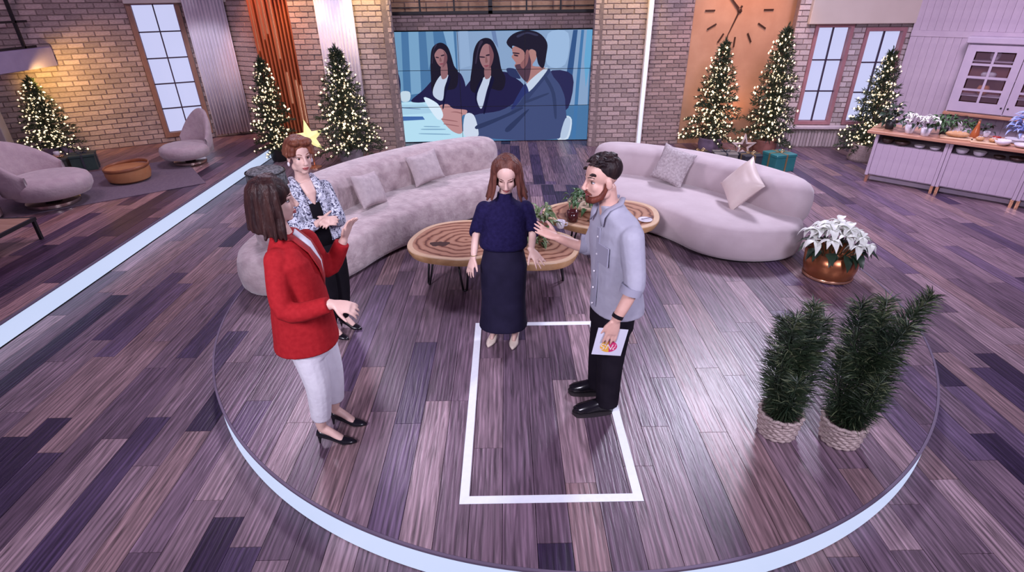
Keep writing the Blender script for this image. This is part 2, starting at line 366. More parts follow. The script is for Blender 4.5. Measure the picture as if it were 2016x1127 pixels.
# ---- brick walls
M_mortar = mat('mortar', (.20, .15, .15), (.28, .21, .20), 20, rough=.9)
def brickmats(nm, a, b):
    return (mat(nm, a, b, 5, rough=.85, bump=.5, bscale=22, vary=.28), mat(nm + 's', a, b, 5, rough=.85, bump=.5, bscale=22, vary=.28, island=True))
BR_pale = brickmats('pale_brick', (.42, .31, .30), (.60, .47, .45))
BR_rose = brickmats('rose_brick', (.34, .24, .24), (.50, .38, .37))
BR_white = brickmats('white_brick', (.55, .48, .48), (.70, .62, .62))
def wall_frame(p0, p1):
    p0, p1 = V((*p0, 0)), V((*p1, 0)); d = (p1 - p0); L_ = d.length; d.normalize(); n = V((d.y, -d.x, 0))
    return p0, d, n, L_          # n points to the room when p0 is left of p1
def brick_wall(name, p0, p1, z0, z1, mats, openings=(), bw=.25, bh=.092, thick=.16, soldier=None, limit=300):
    P0, d, nrm, L_ = wall_frame(p0, p1); ang = math.atan2(d.y, d.x)
    back = MB()
    xs = sorted({0, L_, *[min(max(v, 0), L_) for o in openings for v in o[:2]]})
    def panel(a, b, za, zb):
        c = P0 + d * ((a + b) / 2) - nrm * (thick / 2); back.box((c.x, c.y, (za + zb) / 2), (b - a, thick, zb - za), ang)
    for a, b in zip(xs[:-1], xs[1:]):
        if b - a < 1e-4: continue
        mid = (a + b) / 2; cuts = sorted([(o[2], o[3]) for o in openings if o[0] <= mid <= o[1]]); z = z0
        for (oa, ob) in cuts:
            if oa > z: panel(a, b, z, oa)
            z = ob
        if z1 > z: panel(a, b, z, z1)
    org = tuple(P0 + d * (L_ / 2)); org = (org[0], org[1], z0)
    w = struct(back.build(name, M_mortar, origin=org))
    me = MB(); h = .5; me.add([(-h, 0, -h), (h, 0, -h), (h, 0, h), (-h, 0, h), (-h + .03, -1, -h + .07), (h - .03, -1, -h + .07), (h - .03, -1, h - .07), (-h + .03, -1, h - .07)],
           [(4, 5, 6, 7), (0, 1, 5, 4), (1, 2, 6, 5), (2, 3, 7, 6), (3, 0, 4, 7)])
    md = me.mesh('brick', mats[0]); rnd = random.Random(name); items = []
    row = 0; z = z0
    while z < z1 - .02:
        hh = min(bh, z1 - z); s = -(bw / 2 if row % 2 else 0) - rnd.random() * .04
        while s < L_:
            a, b = max(s, 0), min(s + bw, L_); segs = [(a, b)]
            for o in openings:
                if z + hh > o[2] + .01 and z < o[3] - .01:
                    ns = []
                    for (q, r) in segs:
                        if r <= o[0] or q >= o[1]: ns.append((q, r)); continue
                        if q < o[0]: ns.append((q, o[0]))
                        if r > o[1]: ns.append((o[1], r))
                    segs = ns
            for (q, r) in segs:
                if r - q > .04: items.append((q, r, z, hh, .010 + rnd.random() * .012))
            s += bw
        z += bh; row += 1
    sc = []
    for it in items:
        c = P0 + d * ((it[0] + it[1]) / 2); c.z = it[2] + it[3] / 2; q = camdist(c)
        sc.append(((0 if inframe(c, 5) else 1000) + (q[0] if q else 500), it, c))
    sc.sort(key=lambda t: t[0]); rest = MB(); O = V(org)
    for k, (dd, it, c) in enumerate(sc):
        sx, sz = it[1] - it[0] - .012, it[3] - .012
        if k < limit and dd < 1000: inst('brick', md, w, c - O, (0, 0, ang), (sx, it[4], sz))
        else:
            ca, sa = math.cos(ang), math.sin(ang)
            rest.add([(c.x - O.x + v[0] * sx * ca - v[1] * it[4] * sa, c.y - O.y + v[0] * sx * sa + v[1] * it[4] * ca, c.z - O.z + v[2] * sz) for v in me.v], me.f)
    if rest.v: rest.build('upper_bricks', mats[1], w, kind='stuff')
    return w
ZT = 3.3
A1, B1 = (-9.55, 10.08), (-5.62, 12.18)
_, dW1, nW1, LW1 = wall_frame(A1, B1)
def sW1(x): return (x - A1[0]) / dW1.x
win1 = (sW1(-7.06), sW1(-6.28), .30, 2.82)
brick_wall('wall_lounge', A1, B1, .2, ZT, BR_pale, [win1])
brick_wall('wall_corner', (-5.62, 12.18), (-4.95, 11.78), .2, ZT, BR_pale)
brick_wall('wall_corner_end', (-4.95, 11.78), (-4.86, 11.72), .0, ZT, BR_pale)
brick_wall('wall_left', (-4.02, 11.30), (-2.14, 11.30), 0, ZT, BR_pale)
brick_wall('wall_reveal_left', (-2.14, 11.30), (-2.36, 12.1), 0, ZT, BR_pale)
brick_wall('wall_lintel', (-2.38, 11.97), (1.80, 11.97), 2.20, 2.48, BR_rose, bw=.22, bh=.075)
brick_wall('wall_reveal_right', (1.80, 12.1), (1.67, 11.35), 0, ZT, BR_pale)
brick_wall('wall_right', (1.67, 11.35), (2.70, 11.35), 0, ZT, BR_pale, bw=.25, bh=.088)
brick_wall('wall_dark', (2.70, 11.45), (3.56, 11.45), 0, ZT, BR_rose, bw=.24, bh=.075)
struct(MB().box((-.28, 12.16, 1.65), (4.4, .1, 3.3)).build('wall_screen_recess', mat('recess_dark', (.03, .02, .03), rough=.8)))
# orange plaster wall with the clock
M_plaster = mat('orange_plaster', (.46, .25, .15), (.55, .32, .20), 2.5, rough=.75, bump=.12, bscale=5)
struct(MB().box((4.46, 11.60, ZT / 2), (2.2, .2, ZT)).build('wall_clock', M_plaster, origin=(4.46, 11.6, 0)))
WA, WB = (5.36, 11.08), (7.62, 10.86)
_, dW6, nW6, LW6 = wall_frame(WA, WB)
winA = (.36, 1.04, .46, 2.27); winB = (1.26, 1.97, .46, 2.20)
brick_wall('wall_window', WA, WB, 0.40, ZT, BR_white, [winA, winB], bw=.2, bh=.095)
brick_wall('wall_window_base', WA, WB, 0, .40, BR_white, bw=.062, bh=.34, thick=.18)
# kitchen wall of narrow painted boards
M_board = mat('kitchen_board', (.50, .41, .50), (.56, .47, .55), 6, rough=.5, vary=.05)
KA, KB = (7.36, 10.78), (10.9, 7.24)
P0, dK, nK, LK = wall_frame(KA, KB); angK = math.atan2(dK.y, dK.x)
c = P0 + dK * (LK / 2) - nK * .08
kw = struct(MB().box((0, 0, ZT / 2), (LK, .1, ZT), angK).build('wall_kitchen', M_board)); kw.location = (c.x, c.y, 0)
me = MB().box((0, 0, 1.03), (.1085, .03, 2.06), 0, .003).mesh('board', M_board)
me2 = MB().box((0, 0, 0), (.1085, .03, ZT - 2.16), 0, .003).mesh('board', M_board)
for i in range(int(LK / .11)):
    q = P0 + dK * (.055 + i * .11) - c; inst('board', me, kw, (q.x, q.y, 0), (0, 0, angK)); inst('board', me2, kw, (q.x, q.y, (ZT + 2.16) / 2), (0, 0, angK))
M_cream = mat('cream_paint', (.60, .53, .50), (.66, .58, .55), 3, rough=.6)
q = P0 + dK * (LK / 2) + nK * .0
t = struct(MB().box((0, 0, 2.11), (LK, .05, .10), angK).build('trim_1', M_board)); t.location = (q.x, q.y, 0)

# lounge side wall, beam with black steel window and post
struct(MB().box((-9.62, 9.0, 1.75), (.12, 2.4, 3.1)).build('wall_lounge_side', M_cream, origin=(-9.62, 9, .2)))
M_beam = mat('beam_plaster', (.34, .28, .42), (.40, .33, .48), 4, rough=.7)
struct(MB().box((-8.36, 8.9, 1.93), (.32, 3.7, .32), 0, .01).build('trim_2', M_beam, origin=(-8.36, 8.9, 1.77)))
struct(MB().box((-8.95, 9.85, .985), (.15, .15, 1.57), 0, .01).build('trim_3', M_cream, origin=(-8.95, 9.85, .2)))
M_black = mat('black_steel', (.012, .010, .014), rough=.45)
gw = thing('window_1', None, None, (-8.36, 8.9, 2.09)); struct(gw)
for yy in (1.45, .75, .05, -.65, -1.35): MB().box((0, yy, .55), (.05, .035, 1.1)).build('mullion', M_black, gw)
for zz in (.02, .42, .82): MB().box((0, 0, zz), (.05, 3.4, .035)).build('glazing_bar', M_black, gw)
M_blue = mat('blue_lit_pane', (.1, .3, .6), rough=.2, emit=(.16, .50, .95), es=.8)
MB().box((-.01, .05 - .35, .22), (.008, .66, .36)).build('pane', M_blue, gw, label='blue lit pane')

# ---- windows
M_frame = mat('brown_window_frame', (.28, .14, .10), (.34, .18, .13), 6, rough=.5, stretch=(6, 6, 1))
M_frameP = mat('rosewood_frame', (.34, .16, .18), (.40, .20, .22), 6, rough=.5)
M_pane = mat('backlit_pane', (.06, .06, .09), rough=.25, emit=(.56, .58, .86), es=1.0)
M_bar = mat('dark_glazing_bar', (.04, .02, .05), rough=.5)
def window(name, wall, opening, cols, rows, fm, barw=.022, fw=.06):
    P0, d, nrm, L_ = wall_frame(*wall); ang = math.atan2(d.y, d.x); a, b, za, zb = opening
    c = P0 + d * ((a + b) / 2) - nrm * .04; w = thing(name, None, None, (c.x, c.y, za), ang); struct(w)
    W_, H_ = b - a, zb - za
    for sx in (-1, 1): MB().box((sx * (W_ / 2 - fw / 2), 0, H_ / 2), (fw, .16, H_)).build('jamb', fm, w)
    for zz in (fw / 2, H_ - fw / 2): MB().box((0, 0, zz), (W_ - 2 * fw, .16, fw)).build('rail', fm, w)
    iw, ih = W_ - 2 * fw, H_ - 2 * fw
    pm = MB().box((0, 0, 0), (iw / cols - barw, .012, ih / rows - barw)).mesh('pane', M_pane)
    for i in range(cols):
        for j in range(rows): inst('pane', pm, w, (-iw / 2 + iw * (i + .5) / cols, .02, fw + ih * (j + .5) / rows))
    for i in range(1, cols): MB().box((-iw / 2 + iw * i / cols, 0, H_ / 2), (barw, .05, ih)).build('glazing_bar', M_bar, w)
    for j in range(1, rows): MB().box((0, 0, fw + ih * j / rows), (iw, .045, barw)).build('glazing_bar', M_bar, w)
    return w
wl = window('window_2', (A1, B1), win1, 2, 5, M_frame, fw=.085)
window('window_3', (WA, WB), winA, 2, 3, M_frameP)
window('window_4', (WA, WB), winB, 2, 3, M_frameP)
M_sill = mat('stone_sill', (.55, .48, .52), (.62, .55, .58), 9, rough=.7, bump=.2)
q = V((*WA, 0)) + dW6 * (LW6 / 2) + nW6 * .06
struct(MB().box((0, 0, 0), (LW6 - .1, .16, .06), math.atan2(dW6.y, dW6.x), .01).build('trim_4', M_sill)).location = (q.x, q.y, .415)
# cream panel box above the windows
q = V((*WA, 0)) + dW6 * 1.25 + nW6 * .07
struct(MB().box((0, 0, 0), (2.12, .12, .95), math.atan2(dW6.y, dW6.x), .01).build('trim_5', mat('cream_panel', (.62, .54, .46), (.66, .58, .50), 2, rough=.5))).location = (q.x, q.y, 2.74)
q = V((*A1, 0)) + dW1 * (sW1(-6.3)) + nW1 * .07
struct(MB().box((0, 0, 0), (1.75, .12, .5), math.atan2(dW1.y, dW1.x), .01).build('trim_6', M_cream)).location = (q.x, q.y, 3.0)
# interior steel window above the screen with a lit brick wall behind
iw = thing('window_5', None, None, (-.3, 11.97, 2.48)); struct(iw)
for xx in (-2.05, -1.38, -.71, .71, 1.38, 2.05): MB().box((xx, 0, .42), (.03, .05, .82)).build('mullion', M_black, iw)
MB().box((0, 0, .42), (.08, .06, .82)).build('mullion', M_black, iw)
for zz in (.035, .13, .8): MB().box((0, 0, zz), (4.1, .06, .05 if zz != .13 else .02)).build('glazing_bar', M_black, iw)
brick_wall('wall_behind_glass', (-2.4, 12.10), (1.85, 12.10), 2.48, ZT, brickmats('amber_brick', (.62, .36, .22), (.72, .46, .30)), bw=.42, bh=.22, thick=.04)
# vertical light tube between the pillars
tb = thing('light_tube', 'tall vertical white light tube on the wall right of the big screen', 'lamp', (2.70, 11.26, 0))
MB().tube([(0, 0, .04), (0, 0, ZT)], .035, 14).build('tube', mat('tube_glow', (.9, .9, 1), emit=(.62, .70, .90), es=.95), tb, smooth=True)
MB().box((0, .05, ZT / 2), (.11, .06, ZT - .02), 0, .01).build('housing', M_cream, tb)
# ================================================================== wall things
M_curt = mat('sheer_curtain', (.72, .66, .74), (.80, .74, .80), 3, rough=.8)
def curtain(name, label, p0, p1, z0, z1, off=.10, folds=12, amp=.028):
    P0, d, nrm, L_ = wall_frame(p0, p1); c = P0 + d * (L_ / 2) + nrm * off; N = folds * 8; mb = MB(); P = []
    rnd = random.Random(name + label); ph = [rnd.uniform(-.5, .5) for _ in range(folds + 2)]
    for z, k in ((z0, 1.15), ((z0 + z1) / 2, 1.0), (z1, .85)):
        for side in (0, 1):
            for i in range(N + 1):
                u = i / N; f = u * folds; w = amp * k * math.sin(2 * math.pi * f + ph[int(f)]) * (1 + .3 * ph[int(f)])
                q = d * ((u - .5) * L_) + nrm * (w - side * .006); P.append((q.x, q.y, z - z0))
    F = []; n = N + 1
    for l in range(2):
        a = l * 2 * n; b = a + 2 * n
        for i in range(N):
            F.append((a + i, a + i + 1, b + i + 1, b + i)); F.append((a + n + i, b + n + i, b + n + i + 1, a + n + i + 1))
    for i in range(N): F.append((i + 1, i, n + i, n + i + 1)); t = 4 * n; F.append((t + i, t + i + 1, t + n + i + 1, t + n + i))
    mb.add(P, F); o = mb.build(name, M_curt, smooth=True); o.location = (c.x, c.y, z0); return tag(o, label, 'curtain', None)
def W1p(x): return (x, A1[1] + (x - A1[0]) * dW1.y / dW1.x)
curtain('curtain', 'long pale sheer curtain beside the tall brown-framed lounge window', W1p(-6.24), W1p(-5.60), .27, 2.98, off=.16)
curtain('curtain', 'long pale sheer curtain behind the lit tree left of the screen', (-3.50, 11.30), (-2.80, 11.30), .06, 3.2)
# wooden fin panel with light strips
M_fin = mat('red_wood_fin', (.36, .10, .045), (.46, .14, .06), 5, rough=.45, stretch=(8, 8, .6))
M_led = mat('led_strip', (1, .9, .7), emit=(1.0, .86, .66), es=1.3)
fp = thing('fin_panel', 'tall red-brown wooden fin panel with warm light strips behind the lit trees', 'wall panel', (-4.45, 11.62, 0))
MB().box((0, .05, 1.65), (.86, .04, 3.3)).build('backboard', mat('dark_red_wood', (.16, .04, .025), rough=.6), fp)
fm = MB().box((0, 0, 1.65), (.035, .09, 3.28), 0, .004).mesh('fin', M_fin)
for i in range(12): inst('fin', fm, fp, (-.40 + i * .0727, -.015, 0))
for (k, z0, z1) in ((0, 1.9, 3.25), (2, 2.1, 3.25), (3, 2.2, 3.25), (5, 1.75, 3.25), (6, .9, 1.5), (8, .55, 1.35), (9, .5, 1.25), (10, .4, .9)):
    MB().box((-.364 + k * .0727, .02, (z0 + z1) / 2), (.016, .02, z1 - z0)).build('light_strip', M_led, fp)
# ---- clock on the orange wall
M_clk = mat('dark_bronze', (.10, .05, .035), rough=.4, metal=.6)
ck = thing('wall_clock', 'big frameless clock of thin dark marks on the orange wall', 'clock', (4.43, 11.5, 2.50))
for h in range(12):
    a = R(h * 30); o = MB().box((0, -.012, .555), (.026, .024, .18)).build('hour_mark', M_clk, ck); o.rotation_euler = (0, a, 0)
o = MB().prism([(-.022, -.05), (.022, -.05), (.010, .33), (-.010, .33)], .02, .03, lambda p: V((p.x, -p.z, p.y))).build('hour_hand', M_clk, ck); o.rotation_euler = (0, R(316), 0)
o = MB().prism([(-.018, -.08), (.018, -.08), (.006, .50), (-.006, .50)], .032, .04, lambda p: V((p.x, -p.z, p.y))).build('minute_hand', M_clk, ck); o.rotation_euler = (0, R(200), 0)
o = MB().lathe([(.035, 0), (.035, .045), (.02, .05)], n=16).build('hub', M_clk, ck); o.rotation_euler = (R(90), 0, 0)

# ---- video wall
VW = thing('video_wall', 'large nine-panel video wall showing three people in suits at a meeting', 'screen', (-.2975, 11.94, 0))
SW, SH, SZ = 4.035, 2.17, .015
M_bez = mat('screen_bezel', (.006, .006, .01), rough=.3)
pm = MB().box((0, 0, 0), (SW / 3 - .008, .08, SH / 3 - .008)).mesh('screen_panel', M_bez)
for i in range(3):
    for j in range(3): inst('screen_panel', pm, VW, (-SW / 2 + SW * (i + .5) / 3, 0, SZ + SH * (j + .5) / 3))
PIC = {'wall':[(0.329,0.997),(0.995,0.999),(0.994,0.333),(0.323,0.337)],'curtA':[(0.004,1.005),(0.058,1.006),(0.037,0.386),(0.002,0.38)],'curtB':[(0.093,1.006),(0.143,1.005),(0.131,0.464),(0.078,0.452)],'curtC':[(0.179,1.006),(0.215,1.005),(0.216,0.859),(0.178,0.671)],'curtD':[(0.265,1.005),(0.315,1.003),(0.318,0.668),(0.292,0.77)],'wallA':[(0.343,1.003),(0.386,1.003),(0.393,0.704),(0.341,0.68)],'wallB':[(0.501,1.003),(0.522,1.003),(0.535,0.852),(0.51,0.914)],'window':[(0.78,0.968),(0.881,0.971),(0.871,0.705),(0.779,0.707)],'blue1':[(0.905,0.996),(0.927,0.997),(0.91,0.601),(0.886,0.336),(0.862,0.364),(0.886,0.73)],'blue2':[(0.945,0.997),(0.959,0.996),(0.946,0.495),(0.939,0.012),(0.919,0.013),(0.93,0.548)],'blue3':[(0.973,0.997),(1.003,0.996),(1.003,0.727),(0.98,0.494),(0.966,0.728)],'table':[(0.006,0.38),(0.143,0.396),(0.246,0.326),(0.331,0.101),(0.407,0.049),(0.477,0.032),(0.481,0.008),(-0.001,-0.002)],'tableb':[(0.009,0.359),(0.134,0.363),(0.237,0.285),(0.137,0.274),(0.007,0.264)],'linesA':[(0.123,0.128),(0.231,0.125),(0.234,0.115),(0.124,0.118)],'linesB':[(0.113,0.085),(0.252,0.075),(0.254,0.066),(0.114,0.076)],'linesC':[(0.136,0.155),(0.209,0.149),(0.208,0.142),(0.136,0.146)],'penA':[(0.007,0.339),(0.109,0.323),(0.109,0.316),(0.007,0.331)],'note':[(0.002,0.25),(0.128,0.247),(0.138,0.216),(0.002,0.206)],'lman':[(-0.002,0.676),(0.022,0.65),(0.029,0.546),(0.015,0.4),(-0.001,0.387)],'cup':[(0.027,0.477),(0.072,0.476),(0.066,0.398),(0.026,0.393)],'w1suit':[(0.075,0.398),(0.14,0.49),(0.185,0.568),(0.213,0.619),(0.318,0.655),(0.353,0.589),(0.364,0.458),(0.356,0.295),(0.244,0.271),(0.203,0.381),(0.112,0.377)],'w1hair':[(0.201,0.847),(0.225,0.894),(0.254,0.905),(0.282,0.87),(0.297,0.795),(0.309,0.706),(0.328,0.642),(0.313,0.512),(0.26,0.487),(0.191,0.462),(0.187,0.619),(0.191,0.747)],'w1shirt':[(0.197,0.515),(0.235,0.618),(0.276,0.624),(0.253,0.513),(0.237,0.394),(0.194,0.435)],'w1face':[(0.215,0.81),(0.237,0.853),(0.262,0.84),(0.277,0.789),(0.271,0.733),(0.249,0.693),(0.228,0.721),(0.216,0.772)],'w1neck':[(0.242,0.702),(0.271,0.739),(0.272,0.618),(0.242,0.592)],'w2suit':[(0.349,0.458),(0.382,0.563),(0.42,0.613),(0.554,0.649),(0.613,0.596),(0.665,0.503),(0.642,0.315),(0.473,0.265),(0.366,0.254)],'w2hair':[(0.411,0.829),(0.434,0.909),(0.471,0.941),(0.507,0.914),(0.534,0.802),(0.547,0.675),(0.568,0.584),(0.545,0.479),(0.463,0.508),(0.417,0.456),(0.384,0.51),(0.401,0.717)],'w2shirt':[(0.42,0.456),(0.453,0.593),(0.494,0.612),(0.47,0.481),(0.44,0.314),(0.419,0.376)],'w2face':[(0.441,0.804),(0.459,0.876),(0.485,0.887),(0.509,0.815),(0.505,0.74),(0.485,0.676),(0.459,0.683),(0.442,0.741)],'w2neck':[(0.462,0.683),(0.492,0.695),(0.491,0.606),(0.464,0.587)],'eye1':[(0.44,0.785),(0.464,0.781),(0.464,0.772),(0.442,0.774)],'eye2':[(0.472,0.797),(0.496,0.805),(0.496,0.793),(0.474,0.786)],'eye3':[(0.22,0.787),(0.234,0.782),(0.233,0.774),(0.22,0.777)],'eye4':[(0.246,0.799),(0.264,0.806),(0.264,0.796),(0.247,0.79)],'lip1':[(0.458,0.703),(0.485,0.707),(0.472,0.692)],'lip2':[(0.234,0.725),(0.256,0.73),(0.246,0.716)],'chairb':[(0.784,0.63),(0.91,0.607),(0.894,0.308),(0.832,0.337)],'chairw':[(0.837,0.012),(0.872,0.219),(0.915,0.197),(0.899,0.009)],'mface':[(0.603,0.85),(0.636,0.874),(0.673,0.835),(0.72,0.822),(0.724,0.759),(0.706,0.696),(0.769,0.672),(0.687,0.548),(0.672,0.555),(0.643,0.614),(0.632,0.647),(0.614,0.699),(0.62,0.724),(0.6,0.775),(0.607,0.8)],'mbeard':[(0.617,0.692),(0.632,0.711),(0.672,0.723),(0.687,0.81),(0.698,0.696),(0.68,0.555),(0.643,0.608)],'mhair':[(0.575,0.9),(0.608,0.97),(0.673,1.001),(0.737,0.975),(0.777,0.895),(0.775,0.796),(0.761,0.676),(0.735,0.708),(0.724,0.784),(0.709,0.835),(0.688,0.829),(0.676,0.76),(0.658,0.83),(0.607,0.872),(0.603,0.843)],'mear':[(0.688,0.829),(0.705,0.837),(0.722,0.816),(0.72,0.759),(0.706,0.735),(0.694,0.76)],'msuit':[(0.776,0.669),(0.814,0.591),(0.853,0.498),(0.878,0.336),(0.849,0.012),(0.423,0.041),(0.41,0.169),(0.404,0.253),(0.535,0.291),(0.627,0.383),(0.672,0.463),(0.687,0.515)],'mlapel':[(0.687,0.502),(0.776,0.656),(0.791,0.63),(0.71,0.448),(0.634,0.288),(0.565,0.235),(0.642,0.37)],'mcollar':[(0.676,0.535),(0.765,0.669),(0.777,0.646),(0.689,0.465)],'mtie':[(0.657,0.516),(0.672,0.529),(0.686,0.462),(0.665,0.436),(0.611,0.316),(0.596,0.323)],'cuff':[(0.351,0.254),(0.397,0.253),(0.418,0.098),(0.407,0.046),(0.341,0.06)],'hand':[(0.216,0.34),(0.263,0.359),(0.292,0.318),(0.36,0.302),(0.355,0.261),(0.335,0.241),(0.33,0.084),(0.284,0.095),(0.24,0.174),(0.22,0.244)],'paper':[(0.141,0.423),(0.21,0.367),(0.236,0.257),(0.204,0.219)],'foldA':[(0.41,0.155),(0.534,0.235),(0.642,0.315),(0.65,0.301),(0.549,0.214),(0.421,0.119)],'foldB':[(0.564,0.123),(0.672,0.287),(0.68,0.276),(0.587,0.094)],'foldC':[(0.776,0.605),(0.823,0.446),(0.834,0.227),(0.822,0.228),(0.804,0.446),(0.766,0.579)],'foldD':[(0.672,0.382),(0.778,0.447),(0.782,0.433),(0.68,0.362)],'shadeF1':[(0.258,0.84),(0.277,0.789),(0.271,0.733),(0.25,0.693),(0.259,0.758),(0.263,0.808)],'shadeF2':[(0.488,0.887),(0.509,0.815),(0.505,0.74),(0.485,0.676),(0.49,0.765)],'shadeM':[(0.673,0.829),(0.687,0.823),(0.68,0.723),(0.658,0.672),(0.643,0.711),(0.665,0.761)],'nose1':[(0.469,0.778),(0.475,0.778),(0.479,0.734),(0.467,0.73)],'nose2':[(0.239,0.777),(0.244,0.777),(0.248,0.748),(0.237,0.746)],'eyeM':[(0.613,0.797),(0.632,0.789),(0.631,0.779),(0.614,0.785)],'browM':[(0.607,0.815),(0.637,0.809),(0.637,0.799),(0.608,0.805)],'glossA':[(0.441,0.903),(0.459,0.909),(0.436,0.841),(0.423,0.729),(0.416,0.741)],'glossB':[(0.217,0.878),(0.231,0.89),(0.211,0.835),(0.202,0.735),(0.198,0.747)],'glossM':[(0.629,0.959),(0.68,0.985),(0.73,0.963),(0.723,0.951),(0.676,0.971),(0.633,0.94)],'lapW1':[(0.276,0.617),(0.286,0.591),(0.259,0.46),(0.242,0.326),(0.235,0.333),(0.254,0.487)],'lapW2':[(0.494,0.605),(0.509,0.579),(0.484,0.454),(0.458,0.279),(0.449,0.286),(0.474,0.481)],'lapW3':[(0.453,0.587),(0.434,0.561),(0.409,0.456),(0.414,0.348),(0.421,0.456)],'fingA':[(0.231,0.223),(0.303,0.2),(0.303,0.192),(0.232,0.213)],'fingB':[(0.241,0.176),(0.309,0.155),(0.309,0.147),(0.242,0.167)],'fingC':[(0.275,0.284),(0.306,0.29),(0.336,0.275),(0.334,0.266),(0.306,0.279)],'chairs':[(0.88,0.206),(0.908,0.187),(0.891,0.028),(0.856,0.029)],'behind':[(0.573,0.674),(0.613,0.673),(0.632,0.634),(0.643,0.582),(0.591,0.609)]}
PCOL = {'window': (.30, .44, .66), 'behind': (.02, .03, .10), 'foldA': (.022, .034, .10), 'foldB': (.022, .034, .10), 'foldC': (.028, .042, .115), 'foldD': (.028, .042, .115), 'shadeF1': (.17, .07, .09), 'shadeF2': (.17, .07, .09), 'shadeM': (.24, .10, .11), 'nose1': (.20, .09, .10), 'nose2': (.20, .09, .10), 'browM': (.03, .015, .03), 'glossA': (.03, .022, .05), 'glossB': (.03, .022, .05), 'glossM': (.03, .03, .07), 'lapW1': (.004, .004, .03), 'lapW2': (.004, .004, .03), 'lapW3': (.004, .004, .03), 'linesA': (.2, .36, .52), 'linesB': (.2, .36, .52), 'linesC': (.2, .36, .52), 'penA': (.12, .2, .36), 'fingA': (.28, .12, .13), 'fingB': (.28, .12, .13), 'fingC': (.28, .12, .13), 'chairs': (.42, .52, .68), 'bg': (.06, .16, .33), 'wall': (.22, .33, .52), 'curtA': (.14, .29, .47), 'curtB': (.17, .33, .52), 'curtC': (.13, .27, .45), 'curtD': (.20, .36, .56), 'wallA': (.26, .38, .58), 'wallB': (.13, .2, .38),
 'blue1': (.03, .08, .22), 'blue2': (.05, .16, .36), 'blue3': (.12, .34, .58), 'table': (.42, .66, .80), 'tableb': (.35, .56, .72), 'note': (.05, .13, .36), 'lman': (.008, .008, .05), 'cup': (.5, .62, .72),
 'suit': (.012, .010, .055), 'hair': (.008, .006, .018), 'shirt': (.48, .55, .70), 'face': (.30, .15, .17), 'neck': (.25, .12, .14), 'eye': (.03, .015, .03), 'lip': (.22, .05, .08), 'chairb': (.02, .02, .08), 'chairw': (.55, .65, .78),
 'mface': (.36, .17, .17), 'mbeard': (.07, .035, .06), 'mhair': (.010, .008, .022), 'mear': (.38, .19, .18), 'msuit': (.045, .065, .17), 'mlapel': (.03, .045, .13), 'mcollar': (.50, .58, .72), 'mtie': (.02, .03, .14), 'cuff': (.55, .62, .76), 'hand': (.45, .23, .24), 'paper': (.62, .74, .86)}
def pcol(k):
    if k in PCOL: return PCOL[k]
    for s_ in ('suit', 'hair', 'shirt', 'face', 'neck'):
        if k.endswith(s_): return PCOL[s_]
    return PCOL['eye'] if k.startswith('eye') else PCOL['lip']
def roundpoly(P, k=4):
    Q = []; n = len(P)
    for i in range(n):
        a, b, c, d = P[i - 1], P[i], P[(i + 1) % n], P[(i + 2) % n]
        for j in range(k): Q.append(tuple(_cr(a[q], b[q], c[q], d[q], j / k) for q in (0, 1)))
    return Q
def _cr(a, b, c, d, t): return .5 * (2 * b + (c - a) * t + (2 * a - 5 * b + 4 * c - d) * t * t + (3 * b - a - 3 * c + d) * t ** 3)
pic = MB(); pms = []
def pmat(k):
    c = pcol(k); M = mat('picture_' + k, (.005, .005, .006), rough=.6, emit=c, es=1.1); M.node_tree.nodes['Principled BSDF'].inputs['Specular IOR Level'].default_value = .08; pms.append(M); pic.cur = len(pms) - 1
pmat('bg'); Yp = -.0415
def SXZ(u, v): return (-SW / 2 + SW * min(max(u, 0), 1), SZ + SH * min(max(v, 0), 1))
def pquad(P, k):
    y = Yp - .00012 * k; n = len(P); pic.add([(SXZ(*p)[0], y, SXZ(*p)[1]) for p in P], [tuple(range(n))])
pquad([(0, 0), (1, 0), (1, 1), (0, 1)], 0)
for k, (nm, P) in enumerate(PIC.items()):
    pmat(nm)
    if sum(P[i][0] * P[(i + 1) % len(P)][1] - P[(i + 1) % len(P)][0] * P[i][1] for i in range(len(P))) < 0: P = P[::-1]
    if nm[:4] not in ('wall', 'curt', 'tabl', 'note', 'blue'): P = roundpoly(P)
    pquad(P, k + 1)
pic.build('picture', pms, VW, label='bluish meeting picture of three people in dark suits')
for i in (1, 2):
    MB().box((-SW / 2 + SW * i / 3, -.048, SZ + SH / 2), (.009, .004, SH)).build('panel_gap', M_bez, VW)
    MB().box((0, -.048, SZ + SH * i / 3), (SW, .004, .009)).build('panel_gap', M_bez, VW)
for sx in (-1, 1): MB().box((sx * (SW / 2 + .02), -.02, SZ + SH / 2), (.035, .1, SH + .03)).build('frame_side', M_bez, VW)

